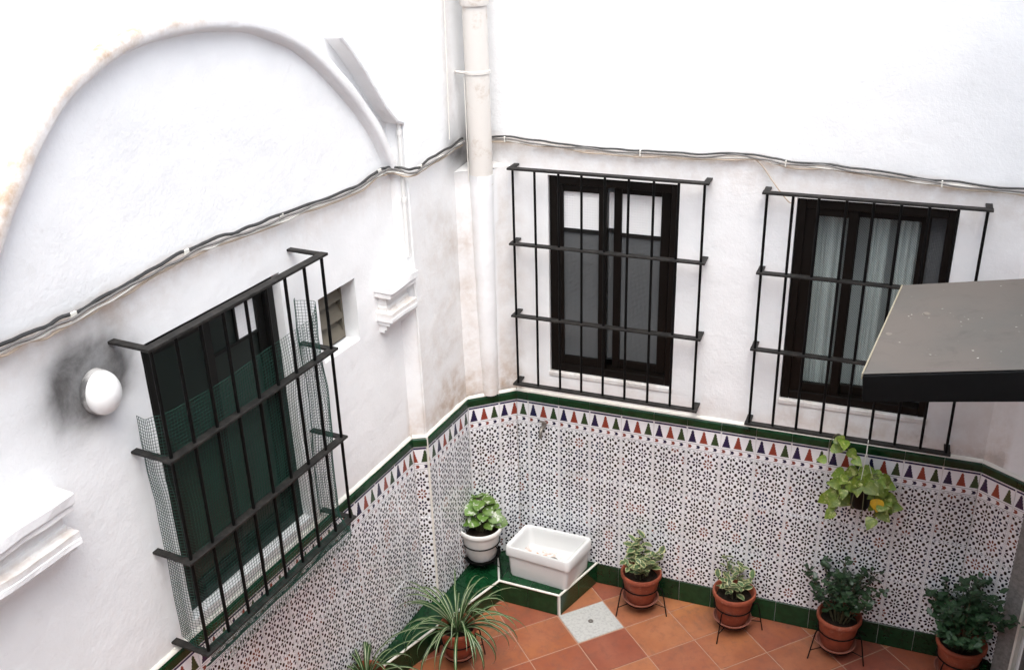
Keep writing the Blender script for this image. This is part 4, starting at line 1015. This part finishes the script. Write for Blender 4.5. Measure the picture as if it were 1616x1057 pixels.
# white pot on the ledge
PW, cw = potted(758, 828, .140, .225, .470, 'white plastic pot of bright green leaves on the ledge', 'black iron stand on the green ledge beside the sink', -.45, 'pot_white', BEN_Z, .68)
rnd = random.Random(5); sb = MB()
for i in range(22):
    a = i*2.4; rr = .085*math.sqrt((i+.6)/22); zz = .225+.17*(1-(i/22)**1.3)+rnd.uniform(-.02, .02)
    q = Vector((rr*math.cos(a), rr*math.sin(a)*.8+.03, zz)); sb.tube([Vector((rr*.2*math.cos(a), rr*.2*math.sin(a), .165)), q*.75+Vector((0, 0, .045)), q], .003, 5)
    leaf(PW, q, LM['round'], Vector((math.cos(a), math.sin(a), rnd.uniform(-.25, .25))), Vector((rnd.uniform(-.3, .3), rnd.uniform(-.6, 0), 1)), rnd.uniform(.062, .090))
sb.build('stems', 'stem', PW)
# spider plants
def blade(mb_parent, base, az, el, L, w, droop, seed):
    n = 11; p = base.copy(); pts = [p.copy()]; e = el; ds = L/n
    for i in range(n):
        e -= droop*(i+1)/n*.30; az_ = az+.08*math.sin(seed+i*.4)
        p = p+Vector((math.cos(az_)*math.cos(e), math.sin(az_)*math.cos(e), math.sin(e)))*ds; pts.append(p.copy())
    mb = MB(); vs = []; uv = []
    for i, q in enumerate(pts):
        t = (pts[min(i+1, n)]-pts[max(i-1, 0)]).normalized(); side = Vector((-math.sin(az), math.cos(az), 0)); up = side.cross(t)*-1
        ww = w*(min(1, .55+i/n*1.6))*(1-max(0, (i/n-.45)/.56)**1.7)+.0004
        for k, x in enumerate((-1, 0, 1)): vs.append(q+side*ww*x+up*(.35*ww if x else 0)); uv.append((k/2, i/n))
    mb.add(vs, [(i*3+k, i*3+k+1, (i+1)*3+k+1, (i+1)*3+k) for i in range(n) for k in range(2)], True, uv)
    return mb.build('blade', 'leaf_spider', mb_parent)
def spider(t, h, n, seed, scale=1.0):
    r = random.Random(seed)
    for i in range(n):
        az = i*2.399+r.uniform(-.3, .3); f = i/n; el = R_(82-62*f+r.uniform(-8, 8)); L = r.uniform(.26, .42)*scale
        b = Vector((.022*math.cos(az), .022*math.sin(az), h-.04)); blade(t, b, az, el, L, r.uniform(.006, .0095), r.uniform(.75, 1.7), r.uniform(0, 6))
P5, c5 = potted(722, 986, .115, .19, .285, 'terracotta pot of arching striped spider plant below the ledge', 'black iron stand under the arching spider plant', .8)
spider(P5, .20, 56, 3, 1.25)
P6, c6 = potted(578, 1062, .110, .19, .285, 'terracotta pot of spider plant with upright blades against the tiles', 'black iron stand under the upright spider plant', .3)
spider(P6, .20, 36, 8, .92)
# hanging pothos
hp = at_y(1359, 778, -.115); hg = empty('hanging_plant', (hp.x, hp.y, hp.z)); tag(hg, 'trailing yellow-green plant in a small black hanging pot', 'hanging plant')
mb = MB(); mb.lathe([(.001, -.078), (.048, -.078), (.050, -.072), (.060, .060), (.063, .064), (.063, .072), (.056, .072), (.054, .050)], 24); mb.build('pot', 'pot_black', hg)
soil_mesh(.054, .052).build('soil', 'soil', hg)
top = Vector((hp.x, -.085, 1.405)); tl = top-hp
mb = MB(); mb.tube([Vector((.0, 0, .26)), tl+Vector((0, .0, -.008)), tl+Vector((0, -.022, .006)), tl+Vector((0, .002, .012))], .0022, 5)
for a in (.3, 2.4, 4.5): mb.tube([Vector((.060*math.cos(a), .060*math.sin(a), .066)), Vector((0, 0, .26))], .0016, 5)
mb.build('hanger', 'cable_white', hg)
rnd = random.Random(21); sb = MB()
def vine(pts, n, size):
    pts = spline(pts, 6); sb.tube(pts, .0025, 5)
    for i in range(n):
        f = (i+.6)/n*(len(pts)-1); q = pts[int(f)].lerp(pts[min(int(f)+1, len(pts)-1)], f-int(f))
        if abs(q.x) < .075 and q.y < .03 and q.z < .085: continue
        a = rnd.uniform(0, 6.283); yv = Vector((math.cos(a), -abs(math.sin(a))*.7-.1, -.5+rnd.uniform(-.5, .6)))
        q = q+yv.normalized()*.015; leaf(hg, q, LM['heart'], yv, Vector((rnd.uniform(-.5, .5), -1.0, .6)), size*rnd.uniform(.75, 1.2))
for k in range(15):
    a = k*6.283/15+.2; c_, s_ = math.cos(a), math.sin(a)*.75; d = rnd.uniform(.75, 1.15)
    vine([Vector((.03*c_, .03*s_, .06)), Vector((.08*c_*d, .08*s_*d, .12)), Vector((.14*c_*d, min(.09, .13*s_*d), .04)), Vector((.17*c_*d, min(.10, .15*s_*d), -.09*d))], 6, .070)
vine([Vector((-.02, 0, .07)), Vector((-.05, -.01, .18)), Vector((-.10, -.02, .28)), Vector((-.15, -.02, .36)), Vector((-.19, -.01, .30)), Vector((-.19, 0, .16))], 9, .06)
leaf(hg, Vector((.085, -.09, .03)), LM['heart_y'], Vector((.1, -.3, -1)), Vector((0, -1, .3)), .075)
sb.build('vines', 'stem', hg)
